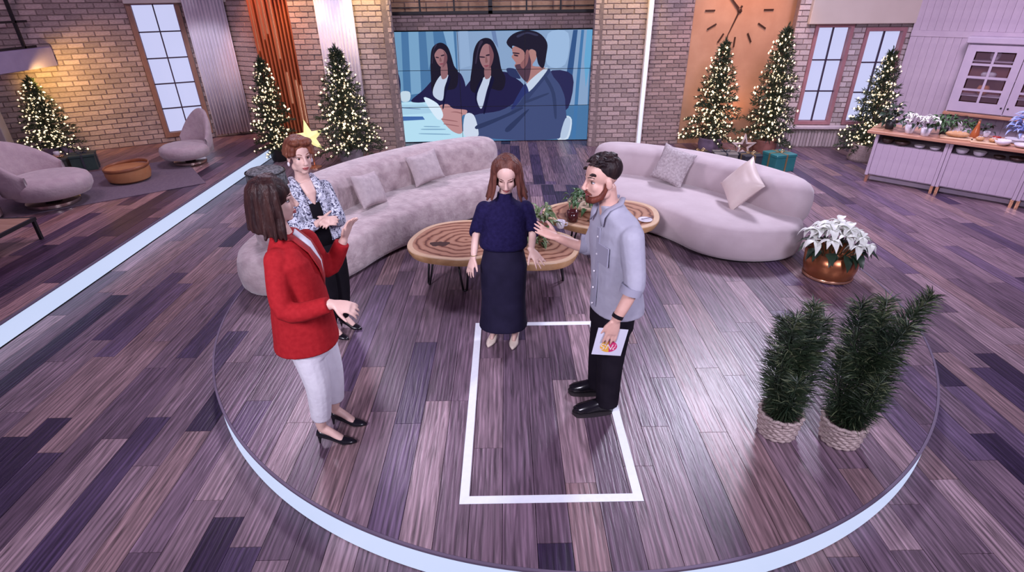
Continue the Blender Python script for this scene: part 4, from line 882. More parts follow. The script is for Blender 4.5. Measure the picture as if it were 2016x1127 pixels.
# ================================================================== lounge furniture
M_boucle = mat('rose_boucle', (.42, .32, .35), (.50, .40, .42), 10, rough=.9, bump=.25, bscale=40, sheen=.4)
M_chrome = mat('pale_metal', (.62, .52, .46), rough=.25, metal=1)
def lounge_chair(label, loc, rz, k=1.0, hb=.80, arc=204):
    c = thing('lounge_chair', label, 'armchair', loc, rz, 'swivel lounge chairs'); c.scale = (k, k, k)
    MB().lathe([(.30, 0), (.31, .01), (.31, .05), (.29, .055)], n=36).build('swivel_base', M_chrome, c, True, auto=True)
    MB().lathe([(.10, .05), (.10, .16)], n=20).build('pedestal', M_black, c)
    # seat: rounded puck, egg-shaped, facing +X
    def egg(a): return 1 + .10 * math.cos(a)
    MB().lathe([(.36, .13), (.43, .15), (.47, .22), (.475, .30), (.45, .36), (.40, .39), (.28, .405), (.01, .41)], n=40, wob=egg).build('seat', M_boucle, c, True)
    # wrapping backrest, highest behind
    inn, out, nn = [], [], 30; mb = MB(); P = []; F = []
    prof = [(0, -1), (.35, -1), (.8, -.9), (1, -.45), (1.02, 0), (1, .45), (.8, .9), (.35, 1), (0, 1)]
    for i in range(nn + 1):
        u = i / nn; a = R(180 - arc / 2 + arc * u); e = math.sin(math.pi * u); h = .22 + (hb - .34) * e ** 1.1; th = .075 * max(e, .05) ** .35
        for (v, s_) in prof:
            r = .405 + .10 * v * e + s_ * th; z = .22 + h * v * 1.15; P.append((r * math.cos(a) * 1.04, r * math.sin(a) * 1.04, z))
    m_ = len(prof)
    for i in range(nn):
        for j in range(m_ - 1): F.append((i * m_ + j, (i + 1) * m_ + j, (i + 1) * m_ + j + 1, i * m_ + j + 1))
        F.append((i * m_ + m_ - 1, (i + 1) * m_ + m_ - 1, (i + 1) * m_, i * m_))
    F += [tuple(range(m_ - 1, -1, -1)), tuple(range(nn * m_, nn * m_ + m_))]
    mb.add(P, F).build('backrest', M_boucle, c, True)
    return c
lounge_chair('rose boucle lounge chair turned sideways at the left picture edge', (-6.62, 7.62, .215), R(8), 1.06, .66, 190)
lounge_chair('small rose lounge chair standing in front of the lounge window', (-5.72, 9.75, .215), R(-115), .86, .80, 130)
M_rug = mat('grey_violet_rug', (.15, .11, .15), (.19, .145, .18), 30, rough=.95, bump=.3, bscale=120)
u = V((-.80, -.60, 0)); v = V((-.60, .80, 0)); cr = V((-4.86, 8.52, 0)) + u * 1.9 + v * .98
tag(MB().box((0, 0, .0065), (3.8, 1.96, .013), math.atan2(u.y, u.x), .004).build('rug', M_rug), 'flat grey-violet rug under the lounge chairs on the raised floor', 'rug').location = (cr.x, cr.y, .2)
M_tan = mat('tan_leather', (.42, .17, .07), (.50, .23, .10), 5, rough=.4, bump=.1, bscale=20)
pf = thing('tray_table', 'low round tan drum table with a raised rim on the lounge rug', 'table', (-6.18, 8.72, .2))
MB().lathe([(.24, .014), (.30, .05), (.325, .14), (.32, .22), (.315, .225), (.01, .226)], n=36).build('drum', M_tan, pf, True, auto=True)
mb = MB(); P = [(.318 * math.cos(2 * math.pi * j / 48), .318 * math.sin(2 * math.pi * j / 48), .245 + .02 * math.sin(2 * math.pi * j / 48 + .8)) for j in range(48)]
mb.tube(P, [(.012, .028)] * 48, 8, ref=(0, 0, 1), closed=True).build('rim', mat('chestnut_wood', (.24, .08, .035), (.32, .12, .05), 6, rough=.4), pf, True)
M_pouf = mat('rose_pouf', (.40, .28, .29), (.48, .35, .35), 8, rough=.8, bump=.2)
pf = tag(MB().lathe([(.20, 0), (.235, .03), (.24, .2), (.235, .36), (.20, .40), (.01, .405)], n=32).build('pouf', M_pouf, smooth=True), 'rose cylinder pouf at the left picture edge beside the lounge chair', 'pouf'); pf.location = (-7.14, 6.98, .214)
dsh = thing('small_plate', 'tiny white plate on top of the rose cylinder pouf', 'plate', (-7.14, 6.98, .6195))
MB().lathe([(.04, 0), (.085, .012), (.09, .016), (.05, .008)], n=24).build('plate_body', M_porc, dsh, True)
MB().lathe([(.02, .008), (.022, .05), (.018, .05)], n=12).build('votive', M_copper2, dsh, True)
ct = thing('coffee_table', 'low square wooden coffee table with black metal frame at the left edge', 'table', (-6.25, 5.86, .2), R(2))
for i in range(5): MB().box((0, -.34 + .17 * i, .268), (.86, .166, .03), 0, .003).build('top_board', mat('table_oak', (.34, .18, .12), (.44, .26, .18), 6, rough=.4, stretch=(.6, 8, 8)), ct)
mb = MB()
for s_ in (-1, 1): mb.box((0, s_ * .44, .265), (.92, .03, .04)); mb.box((s_ * .445, 0, .265), (.03, .85, .04))
mb.build('frame', M_black, ct)
for sx in (-1, 1):
    for sy in (-1, 1): MB().box((sx * .435, sy * .43, .1225), (.035, .035, .245)).build('leg', M_black, ct)
mt = thing('storage_pouf', 'mottled dark grey-green pouf standing behind the woman in the red jacket', 'pouf', (-3.78, 8.32, 0))
M_mot = mat('mottled_green', (.045, .055, .055), (.26, .27, .28), 26, rough=.9, bump=.5, bscale=40)
MB().lathe([(.27, 0), (.29, .03), (.295, .3), (.285, .44), (.25, .475), (.01, .48)], n=36).build('body', M_mot, mt, True)
MB().lathe([(.292, .425), (.300, .432), (.300, .446), (.290, .450)], n=36, cap=False).build('piping', M_potb, mt, True)

# ================================================================== kitchen
M_cab = mat('counter_paint', (.52, .43, .53), (.58, .49, .58), 5, rough=.45)
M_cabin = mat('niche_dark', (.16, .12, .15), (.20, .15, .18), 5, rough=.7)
M_work = mat('worktop_oak', (.46, .22, .14), (.56, .30, .19), 5, rough=.35, stretch=(1, 10, 10))
CO = V((5.884, 8.721, 0)); dC = V((.7096, -.7046, 0)); nC = V((.7046, .7096, 0)); angC = math.atan2(dC.y, dC.x)
def kl(s, t, z=0): q = CO + dC * s + nC * t; return (q.x, q.y, z)
UL = .97; bm_ = MB().box((0, 0, 0), (.0958, .02, .49), 0, .0022).mesh('front_board', M_cab)
for i in range(3):
    un = thing('counter_unit', ['white board-fronted counter unit at the left end of the kitchen island', 'white board-fronted counter unit second from the island end', 'white board-fronted counter unit cut off by the right picture edge'][i], 'cabinet', kl(UL * i, 0), angC, 'kitchen island units')
    for sx in (.025, UL - .025): MB().box((sx, .03, .455), (.045, .06, .67), 0, .004).build('post', M_cab, un)
    for sx in (.035, UL - .035): MB().box((sx, .05, .06), (.04, .04, .12)).build('foot', M_copper2, un); MB().box((sx, .62, .06), (.04, .04, .12)).build('foot', M_copper2, un)
    for sx in (.012, UL - .012): MB().box((sx, .36, .455), (.02, .60, .67)).build('side_panel', M_cab, un)
    MB().box((UL / 2, .36, .135), (UL - .05, .60, .03)).build('bottom', M_cab, un)
    MB().box((UL / 2, .32, .625), (UL - .05, .50, .02)).build('niche_shelf', M_cab, un)
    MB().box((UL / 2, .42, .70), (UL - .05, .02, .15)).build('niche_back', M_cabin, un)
    MB().box((UL / 2, .65, .45), (UL - .05, .02, .6)).build('back_panel', M_cab, un)
    MB().box((UL / 2, .16, .05), (UL - .12, .02, .06)).build('kick_rail', M_cab, un)
    for k in range(9): inst('front_board', bm_, un, (.05 + .048 + k * .0967, .03, .385))
wt = thing('worktop', 'long oak worktop of the kitchen island', 'worktop', kl(UL * 1.5 - .04, .32, .79), angC)
for k in range(4): MB().box((0, -.29 + .197 * k, .0215), (UL * 3 + .16, .192, .043), 0, .004).build('plank', M_work, wt)
def bowl(label, s, t, z, r, m_, h=None, name='bowl', cat='bowl', group='bowls in the island niches'):
    h = h or r * .6; o = MB().lathe([(r * .4, 0), (r * .8, h * .35), (r, h), (r * .93, h), (r * .7, h * .4), (.002, h * .15)], n=20).build(name, m_, smooth=True); o.location = kl(s, t, z); return tag(o, label, cat, group)
ZN = .6355
M_brown = mat('brown_ceramic', (.05, .025, .02), (.08, .045, .035), 8, rough=.4)
bowl('dark brown bowl at the left end of the first island niche', .16, .10, ZN, .085, M_brown, .085)
bowl('wide dark brown dish, second from the left in the first island niche', .36, .10, ZN, .11, M_brown, .07)
bowl('small white bowl, third from the left in the first island niche', .60, .10, ZN, .075, M_porc)
bowl('small white bowl at the right end of the first island niche', .80, .10, ZN, .075, M_porc)
bowl('white bowl at the left end of the second island niche', 1.13, .10, ZN, .085, M_porc, .075)
bowl('white bowl, second from the left in the second island niche', 1.34, .10, ZN, .085, M_porc, .075)
bowl('small dark dish, third from the left in the second island niche', 1.57, .10, ZN, .07, M_brown, .05)
bowl('wide dark dish at the right end of the second island niche', 1.77, .10, ZN, .10, M_brown, .06)
ZW = .8345
def pot_plant(label, s, t, leafm, pm_, n, rad, h, seed, pr=.055, ph=.11, kk=1.0):
    o = thing('potted_plant', label, 'plant', kl(s, t, ZW), seed, 'plants on the kitchen island')
    MB().lathe([(pr * .72, 0), (pr * .78, .004), (pr, ph), (pr * .9, ph), (pr * .82, ph * .8)], n=20).build('pot', pm_, o, True); leafy(o, leafm, (0, 0, ph), rad, h, n, seed, kk); return o
for (lab, s, t, sd) in (('white poinsettia in a pale square-shouldered pot, left of two on the island', .40, .12, 3), ('white poinsettia in a pale tapered pot near the island front edge', .62, .06, 5)):
    o = thing('poinsettia', lab, 'plant', kl(s, t, ZW), 0, 'poinsettias on the kitchen island')
    MB().lathe([(.05, 0), (.055, .005), (.075, .115), (.066, .115), (.06, .09)], n=20).build('pot', M_porc, o, True); poinsettia(o, .20, .13, 6, sd, .62)
pot_plant('bushy dark plant at the left end of the island by the woven-pot tree', .10, .26, LEAF, M_potb, 45, .20, .26, 2, .075, .13, .9)
pot_plant('round green herb plant between poinsettias and bread boards', .80, .36, HERB, M_potb, 90, .17, .22, 7, .06, .10, 1.15)
pot_plant('small green herb plant next to the orange bottle', 1.06, .58, HERB, M_porc, 55, .10, .16, 9, .045, .08)
pot_plant('spiky dark herb plant right of the orange bottle', 1.30, .56, LEAF, M_porc, 30, .10, .14, 12, .045, .08, .55)
o = thing('jug', 'white ceramic jug standing behind the bread boards', 'jug', kl(.93, .56, ZW))
MB().lathe([(.05, 0), (.075, .03), (.08, .09), (.05, .15), (.055, .18), (.047, .18), (.04, .15)], n=22).build('body', M_porc, o, True)
MB().tube([(.05, 0, .16), (.105, 0, .15), (.11, 0, .09), (.075, 0, .05)], .009, 7).build('handle', M_porc, o, True)
o = thing('bottle', 'orange-brown tapered glass bottle on the island', 'bottle', kl(1.18, .42, ZW))
MB().lathe([(.055, 0), (.06, .01), (.05, .08), (.018, .19), (.016, .24), (.013, .24)], n=20).build('glass', mat('amber_glass', (.42, .12, .04), rough=.15), o, True)
MB().lathe([(.018, .238), (.018, .262)], n=12).build('stopper', M_copper2, o)
M_loaf = mat('bread_crust', (.50, .26, .12), (.62, .38, .20), 10, rough=.7, bump=.4)
for (lab, s, t, a, b) in (('pale bread board under the loaf in the middle of the island', 1.00, .16, .40, .22), ('bread board with pastries near the island front edge', 1.36, .10, .36, .20)):
    o = thing('bread_board', lab, 'board', kl(s, t, ZW), angC + .15); MB().box((0, 0, .01), (a, b, .02), 0, .006).build('board', M_rim, o); MB().box((a / 2 + .05, 0, .01), (.11, .045, .018), 0, .006).build('handle', M_rim, o)
def loaf(label, s, t, z, r, rz, cat='bread'):
    o = thing('loaf', label, cat, kl(s, t, z), angC + rz); MB().ell((0, 0, r[2]), r, 18, 10).build('crust', M_loaf, o, True)
    for k in (-1, 0, 1): MB().tube([(k * r[0] * .4 - .015, -r[1] * .45, r[2] * 1.86), (k * r[0] * .4 + .015, r[1] * .45, r[2] * 1.86)], .006, 6).build('score', M_porc, o, True)
loaf('long bread loaf on the middle bread board', 1.00, .16, ZW + .0205, (.15, .07, .045), .15)
loaf('small round bun on the front bread board, left', 1.28, .10, ZW + .0205, (.055, .05, .032), .5)
loaf('small round bun on the front bread board, right', 1.43, .11, ZW + .0205, (.055, .05, .032), .9)
def plate(label, s, t, z, r): 
    o = MB().lathe([(r * .5, 0), (r * .95, .012), (r, .018), (r * .93, .018), (r * .5, .007), (.002, .006)], n=24).build('plate', M_porc, smooth=True); o.location = kl(s, t, z); return tag(o, label, 'plate', 'plates stacked on the island')
for k in range(4): plate(['bottom', 'second lowest', 'third lowest', 'topmost'][k] + ' white plate of the stack at the right picture edge', 1.66, .40, ZW + .0125 * k, .13)
bowl('white serving bowl on the island by the plate stack', 1.54, .08, ZW, .10, M_porc, .075, 'serving_bowl', 'bowl', 'bowls on the island')
bowl('low white bowl on the island at the right picture edge', 1.76, .10, ZW, .10, M_porc, .05, 'serving_bowl', 'bowl', 'bowls on the island')
o = tag(MB().lathe([(.045, 0), (.05, .005), (.05, .07), (.045, .075), (.003, .075)], n=20).build('jam_jar', mat('red_jam', (.35, .03, .02), rough=.2), smooth=True), 'small red jar between the bread boards and bowls', 'jar'); o.location = kl(1.45, .30, ZW)
# frosted blue bush at the right edge behind the island
M_frost = mat('frost_blue', (.10, .20, .62), (.55, .62, .85), 16, rough=.5); FR = leafmesh('leaf', M_frost, .10, .035)
o = thing('frosted_plant', 'frosty blue and white decorative bush at the right picture edge', 'plant', kl(1.72, .58, ZW)); MB().lathe([(.05, 0), (.07, .09), (.06, .09)], n=18).build('pot', M_porc, o, True); leafy(o, FR, (0, 0, .14), .17, .32, 110, 5, 1.1)
# ---- hutch with glazed doors on the kitchen wall
def KW(s, t, z): q = P0K + dK * s + nK * t; return (q.x, q.y, z)
P0K = V((*KA, 0)); hs = .93; HW, HD, HH = 1.56, .34, 1.10
hu = thing('glazed_hutch', 'white wall hutch with two glazed doors hanging above the island', 'cabinet', KW(hs + HW / 2, HD / 2 + .0, .90), angK)
M_hut = mat('hutch_paint', (.54, .46, .57), (.60, .51, .61), 5, rough=.45); M_hin = mat('hutch_inside', (.20, .06, .05), (.28, .10, .07), 4, rough=.7)
MB().box((0, HD / 2 - .01, HH / 2), (HW, .02, HH)).build('back_panel', M_hin, hu)
for sx in (-1, 1): MB().box((sx * (HW / 2 - .012), 0, HH / 2), (.024, HD, HH)).build('side_panel', M_hut, hu)
MB().box((0, 0, .012), (HW - .05, HD - .02, .024)).build('bottom', M_hut, hu); MB().box((0, 0, HH - .012), (HW - .05, HD - .02, .024)).build('top', M_hut, hu)
MB().box((0, -.02, HH + .05), (HW + .08, HD + .06, .10), 0, .012).build('cornice', M_hut, hu); MB().box((0, -.01, -.03), (HW + .06, HD + .05, .055), 0, .01).build('base_ledge', M_work, hu)
for k in (1, 2, 3): MB().box((0, .03, HH * k / 4), (HW - .05, HD - .1, .016)).build('shelf', M_hut, hu)
M_glass = mat('door_glass', (.3, .2, .25), rough=.05, alpha=.16)
DW, DH = HW / 2 - .03, HH - .04
for sx in (-1, 1):
    dr = MB(); cx0 = sx * (DW / 2 + .005); y = -HD / 2 - .012
    for q in (-1, 1): dr.box((cx0 + q * (DW / 2 - .055), y, HH / 2), (.11, .024, DH))
    dr.box((cx0, y, .02 + .08), (DW - .22, .024, .16)); dr.box((cx0, y, HH - .02 - .05), (DW - .22, .024, .10))
    d_ = dr.build('door', M_hut, hu); ow, oh = DW - .22, DH - .26
    MB().box((cx0, y, .18 + oh / 2), (.035, .022, oh)).build('glazing_bar', M_hut, d_)
    for k in (1, 2, 3): MB().box((cx0, y, .18 + oh * k / 4), (ow, .021, .035)).build('glazing_bar', M_hut, d_)
    for i in (0, 1):
        for k in range(4): MB().box((cx0 + (i - .5) * ow / 2, y + .004, .18 + oh * (k + .5) / 4), (ow / 2 - .035, .004, oh / 4 - .035)).build('pane', M_glass, d_)
    MB().ell((sx * .045, y - .02, .13), (.014, .014, .014), 10, 8).build('knob', M_black, d_, True)
shelf = ['lowest', 'second', 'third', 'top']; side = ['left', 'right']
M_cof = mat('orange_ware', (.55, .22, .10), rough=.4)
for k in range(4):
    for sx in (0, 1):
        x = -HW / 4 + sx * HW / 2; z = .90 + (.025 if k == 0 else HH * k / 4 + .009); c = P0K + dK * (hs + HW / 2 + x) + nK * (HD / 2 - .02)
        mm_ = [M_brown, M_cof, M_porc, M_porc][k]; r = [.10, .09, .11, .075][k]; h = [.11, .16, .09, .15][k]
        o = MB().lathe([(r * .5, 0), (r * .9, h * .3), (r, h * .7), (r * .8, h), (r * .72, h), (r * .6, h * .3)], n=20).build('vessel', mm_, smooth=True); o.location = (c.x, c.y, z)
        tag(o, ['dark jar', 'orange pot', 'white tureen', 'white pitcher'][k] + ' on the ' + shelf[k] + ' shelf behind the ' + side[sx] + ' hutch door', 'pot', 'ware in the hutch')
# ================================================================== people
M_skin = mat('skin', (.66, .42, .36), (.72, .48, .41), 12, rough=.5)
M_skinm = mat('skin_ruddy', (.58, .33, .27), (.65, .39, .32), 12, rough=.5)
M_lips = mat('lips', (.36, .08, .08), rough=.4)
M_eyew = mat('eye_white', (.50, .46, .48), rough=.2); M_iris = mat('iris', (.02, .012, .012), rough=.2)
def hairm(n, a, b): return mat(n, a, b, 30, rough=.5, bump=.6, bscale=60, stretch=(1, 1, .12), spec=.25)
class Head:
    def __init__(s, c, f, up=(0, 0, 1), k=1.0):
        s.c = V(c); s.f = V(f).normalized(); s.r = s.f.cross(V(up)).normalized(); s.u = s.r.cross(s.f).normalized(); s.k = k
    def p(s, x, y, z): return s.c + (s.r * x + s.f * y + s.u * z) * s.k
    def ax(s, a, b, c): return (s.r * (a * s.k), s.f * (b * s.k), s.u * (c * s.k))
    def ell(s, mb, c, a, n=16, m=10): mb.ell(s.p(*c), s.ax(*a), n, m)
    def skin(s, mb, neck, nr=.055):
        s.ell(mb, (0, -.004, .035), (.074, .096, .085), 22, 14); s.ell(mb, (0, .030, -.045), (.058, .064, .074), 20, 12); s.ell(mb, (0, .066, -.098), (.026, .022, .019))
        s.ell(mb, (0, .076, .024), (.050, .019, .012)); mb.tube([s.p(0, .090, .018), s.p(0, .106, -.012), s.p(0, .117, -.032)], [.008 * s.k, .0105 * s.k, .0145 * s.k], 10); s.ell(mb, (0, .112, -.034), (.018, .013, .010))
        for q in (-1, 1):
            s.ell(mb, (q * .028, .060, -.030), (.028, .025, .032)); s.ell(mb, (q * .0765, -.004, -.014), (.010, .021, .033)); s.ell(mb, (q * .048, .012, -.075), (.020, .034, .026))
        s.ell(mb, (0, .090, -.060), (.022, .012, .007)); s.ell(mb, (0, .088, -.071), (.019, .011, .007))
        mb.tube([s.p(0, -.018, -.05), (s.p(0, -.018, -.05) + V(neck)) * .5, V(neck)], [nr * .98, nr * .95, nr * 1.15], 16)
    def parts(s, par, org, browm, lipm=M_lips, closed=False):
        for q in (-1, 1):
            mb = MB(); s.ell(mb, (q * .031, .0685, .001), (.0145, .011, .0075 if not closed else .003), 12, 8); e = mb.build('eye', M_eyew if not closed else browm, par, True, org)
            if not closed: mb = MB(); s.ell(mb, (q * .031 + .001, .0775, .001), (.0072, .0035, .0070), 10, 6); mb.build('iris', M_iris, e, True, org)
            MB().tube([s.p(q * .013, .0905, .028), s.p(q * .031, .0865, .034), s.p(q * .051, .067, .028)], [.0028, .0032, .002], 6).build('eyebrow', browm, par, True, org)
            MB().tube([s.p(q * .015, .079, .007), s.p(q * .031, .0798, .0095), s.p(q * .047, .066, .004)], [.0015, .0022, .0015], 6).build('eyelid', browm, par, True, org)
        mb = MB(); mb.tube([s.p(-.024, .091, -.063), s.p(-.008, .1005, -.0605), s.p(0, .1005, -.062), s.p(.008, .1005, -.0605), s.p(.024, .091, -.063)], [.002, .0055, .005, .0055, .002], 8)
        mb.tube([s.p(-.02, .092, -.068), s.p(0, .0995, -.072), s.p(.02, .092, -.068)], [.002, .0065, .002], 8); mb.build('lips', lipm, par, True, org)
def hand(mb, w, d, nrm, th, curl=25, spread=.012, k=1.0, thumb=45, curls=None):
    """w wrist, d towards the fingers, nrm out of the back of the hand, th = +1/-1 side of the thumb"""
    w = V(w); d = V(d).normalized(); nrm = V(nrm); nrm = (nrm - d * nrm.dot(d)).normalized(); sd = d.cross(nrm) * th
    mb.tube([w - d * .03, w, w + d * (.03 * k), w + d * (.065 * k), w + d * (.092 * k)], [(.026 * k, .022 * k), (.027 * k, .019 * k), (.036 * k, .017 * k), (.042 * k, .015 * k), (.040 * k, .012 * k)], 14, ref=nrm)
    for i, (o, L_) in enumerate(((.030, .072), (.010, .082), (-.011, .077), (-.030, .060))):
        p = w + d * (.084 * k) + sd * (o * k); dd = (d + sd * (o * spread / .012 * 6)).normalized(); ax = dd.cross(nrm).normalized(); P = [p]; a = 0; c_ = curls[i] if curls else curl
        for fr in (.45, .31, .24):
            a += R(c_); q = (dd * math.cos(a) - nrm * math.sin(a)).normalized(); P.append(P[-1] + q * (L_ * k * fr))
        mb.tube([P[0] - dd * .02] + P, [.0095 * k, .0095 * k, .0088 * k, .0080 * k, .0062 * k], 9); mb.ell(P[-1], (.0064 * k,) * 3, 8, 6)
    p = w + d * (.022 * k) + sd * (.026 * k); q = (d * math.cos(R(thumb)) + sd * math.sin(R(thumb)) - nrm * .25).normalized(); q2 = (q + d * .35).normalized()
    P = [p - q * .015, p + q * (.036 * k), p + q * (.036 * k) + q2 * (.030 * k), p + q * (.036 * k) + q2 * (.054 * k)]
    mb.tube(P, [.014 * k, .0125 * k, .0105 * k, .0078 * k], 9); mb.ell(P[-1], (.0078 * k,) * 3, 8, 6)
def limb(mb, P, r, n=14, end=True):
    """smooth limb through joints with extra points so bends stay round"""
    P = [V(p) for p in P]; Q = []; rr = []
    m_ = len(P)
    for i in range(m_ - 1):
        p0, p1, p2, p3 = P[max(i - 1, 0)], P[i], P[i + 1], P[min(i + 2, m_ - 1)]
        for k in range(5):
            t = k / 5; Q.append(.5 * ((2 * p1) + (p2 - p0) * t + (2 * p0 - 5 * p1 + 4 * p2 - p3) * t * t + (3 * p1 - p0 - 3 * p2 + p3) * t ** 3)); rr.append(r[i] + (r[i + 1] - r[i]) * t)
    Q.append(P[-1]); rr.append(r[-1]); mb.tube(Q, rr, n); mb.ell(Q[0], (rr[0],) * 3, 12, 8)
    if end: mb.ell(Q[-1], (rr[-1] * .9,) * 3, 12, 8)
def torso(mb, rings, f, n=28, pw=2.3):
    """rings: (x, y, z, depth half, side half) lofted; f = facing direction"""
    f = V((f[0], f[1], 0)).normalized(); s_ = V((-f.y, f.x, 0)); P = []; F = []
    R2 = []
    for i in range(len(rings) - 1):
        for k in range(4): R2.append([a + (b - a) * (k / 4) for a, b in zip(rings[i], rings[i + 1])])
    R2.append(rings[-1])
    for (x, y, z, a, b) in R2:
        for j in range(n):
            q = 2 * math.pi * j / n; cx, sx = math.cos(q), math.sin(q); cx = math.copysign(abs(cx) ** (2 / pw), cx); sx = math.copysign(abs(sx) ** (2 / pw), sx)
            v_ = V((x, y, z)) + f * (a * cx) + s_ * (b * sx); P.append(v_)
    for i in range(len(R2) - 1):
        for j in range(n): F.append((i * n + j, i * n + (j + 1) % n, (i + 1) * n + (j + 1) % n, (i + 1) * n + j))
    F += [tuple(range(n - 1, -1, -1)), tuple(range((len(R2) - 1) * n, len(R2) * n))]
    mb.add(P, F)
def strands(mb, h, phis, lens, seed, r=.016, part=0.0, out=.012, flick=.02, down=(0, 0, -1), jit=.25, crown=.120):
    rnd = random.Random(seed); dn = V(down)
    for i, ph in enumerate(phis):
        a = R(ph); ca, sa = math.cos(a), math.sin(a); L_ = lens(ph) if callable(lens) else lens; L_ *= rnd.uniform(1 - jit * .25, 1 + jit * .15)
        e = lambda t, o: h.p((.074 + o) * sa * math.sin(t), -.008 + (.096 + o) * ca * math.sin(t), .035 + (.085 + o) * math.cos(t))
        P = [h.p(part * .5, .0, crown)] + [e(R(t), out * (.5 + .5 * t / 90)) for t in (25, 50, 72, 92)]
        o = (h.r * sa + h.f * ca); q = P[-1]; n_ = 4
        for k in range(1, n_ + 1):
            u = k / n_; q = P[4] + dn * (L_ * u) + o * (.012 * math.sin(u * 2.2) + flick * u ** 3) + V((rnd.uniform(-1, 1), rnd.uniform(-1, 1), 0)) * .004; P.append(q)
        mb.tube(P, [r * .7, r, r * 1.1, r * 1.1, r * 1.1, r * 1.05, r, r * .9, r * .45], 8)
def pump(mb, heel, toe, z=.2, hh=.075):
    h, t = V((*heel, 0)), V((*toe, 0)); d = (t - h).normalized(); L_ = (t - h).length; up = V((0, 0, 1))
    P = [h + up * (z + hh + .022), h + d * (L_ * .10) + up * (z + hh + .016), h + d * (L_ * .38) + up * (z + hh * .58 + .016), h + d * (L_ * .68) + up * (z + .022), h + d * (L_ * .86) + up * (z + .017), t + up * (z + .012)]
    mb.tube(P, [(.022, .028), (.031, .033), (.032, .024), (.040, .022), (.028, .016), (.006, .010)], 14, ref=(0, 0, 1))
    mb.tube([h + d * .012 + up * (z + hh), h + d * .004 + up * z], [.016, .0055], 10)
def foot(mb, ankle, heel, toe, z=.2, hh=.075):
    h, t = V((*heel, 0)), V((*toe, 0)); d = (t - h).normalized(); L_ = (t - h).length; up = V((0, 0, 1)); a = V(ankle)
    mb.tube([a, h + d * (L_ * .17) + up * (z + hh + .055), h + d * (L_ * .40) + up * (z + hh * .62 + .045), h + d * (L_ * .66) + up * (z + .036)], [.034, (.030, .034), (.027, .026), (.030, .016)], 12)
def person(label, org): 
    return org
SK = dict(smooth=True)
def body(mb, label, org, m_, vox=.0055):
    o = mb.build('person', m_, None, True, org, remesh=vox, sm=6); return tag(o, label, 'person')

# ---------------------------------------------------------------- woman in the red jacket
org = (-1.20, 2.76, .2); f = (.97, .24); h = Head((-1.248, 2.765, 1.872), (.95, .30, -.06), k=1.0)
mb = MB(); h.skin(mb, (-1.235, 2.755, 1.665), .05)
torso(mb, [(-1.22, 2.76, 1.00, .08, .12), (-1.21, 2.76, 1.2, .08, .11), (-1.21, 2.76, 1.45, .09, .13), (-1.23, 2.76, 1.60, .08, .14), (-1.235, 2.755, 1.67, .05, .06)], f)
hR, kR, aR = (-1.215, 2.67, 1.0), (-1.19, 2.665, .72), (-1.245, 2.70, .375); hL, kL, aL = (-1.195, 2.845, 1.0), (-1.165, 2.85, .71), (-1.205, 2.875, .375)
limb(mb, [hR, kR, aR], [.065, .055, .034]); limb(mb, [hL, kL, aL], [.065, .055, .034])
foot(mb, aR, (-1.285, 2.705), (-1.045, 2.70)); foot(mb, aL, (-1.245, 2.885), (-1.015, 2.865))
limb(mb, [(-1.235, 2.615, 1.58), (-1.205, 2.53, 1.32), (-.955, 2.53, 1.365)], [.045, .038, .026]); limb(mb, [(-1.17, 2.92, 1.56), (-1.12, 3.03, 1.33), (-1.005, 3.05, 1.52)], [.045, .038, .026])
hand(mb, (-.95, 2.53, 1.366), (.92, .08, -.30), (-.1, -.45, .85), 1, 22, .010, .98); hand(mb, (-1.0, 3.05, 1.53), (.42, .05, .90), (-.75, .35, .4), 1, 12, .016, .98)
pr = body(mb, 'woman in a red jacket and white trousers standing at the left of the podium', org, M_skin)
M_hb = hairm('dark_brown_hair', (.018, .007, .008), (.050, .019, .016)); h.parts(pr, org, M_hb)
mb = MB(); h.ell(mb, (0, -.014, .040), (.085, .105, .092), 22, 14); strands(mb, h, [q for q in range(84, 277, 8)], lambda q: .205 + .02 * math.cos(R(q)), 2, .019, .01, .014, .022)
strands(mb, h, [76, 92, 110, 250, 268, 284], .215, 5, .017, .01, .024, .03); mb.build('hair', M_hb, pr, True, org, remesh=.0055, sm=2, label='dark brown shoulder-length hair')
M_red = mat('red_wool', (.32, .009, .014), (.38, .014, .019), 40, rough=.85, bump=.12, bscale=9, spec=.2); M_redd = mat('red_wool_fold', (.29, .008, .012), (.34, .011, .016), 40, rough=.75)
mb = MB(); torso(mb, [(-1.235, 2.757, .985, .190, .205), (-1.232, 2.757, 1.05, .182, .20), (-1.228, 2.757, 1.20, .168, .186), (-1.222, 2.757, 1.32, .152, .178), (-1.212, 2.76, 1.46, .142, .185), (-1.222, 2.76, 1.56, .125, .195), (-1.230, 2.76, 1.62, .095, .165), (-1.236, 2.757, 1.665, .070, .085), (-1.238, 2.755, 1.69, .064, .066)], f)
limb(mb, [(-1.238, 2.625, 1.585), (-1.215, 2.535, 1.325), (-.975, 2.53, 1.362)], [.070, .062, .046], end=False); limb(mb, [(-1.18, 2.915, 1.575), (-1.13, 3.03, 1.335), (-1.018, 3.048, 1.50)], [.068, .060, .046], end=False)
jk = mb.build('jacket', M_red, pr, True, org, remesh=.008, sm=3, label='red single-breasted jacket')
F3 = V((.97, .24, 0)); S3 = V((-.24, .97, 0))
def onf(x, y, z, d, s_): q = V((x, y, z)) + F3 * d + S3 * s_; return tuple(q)
mb = MB()
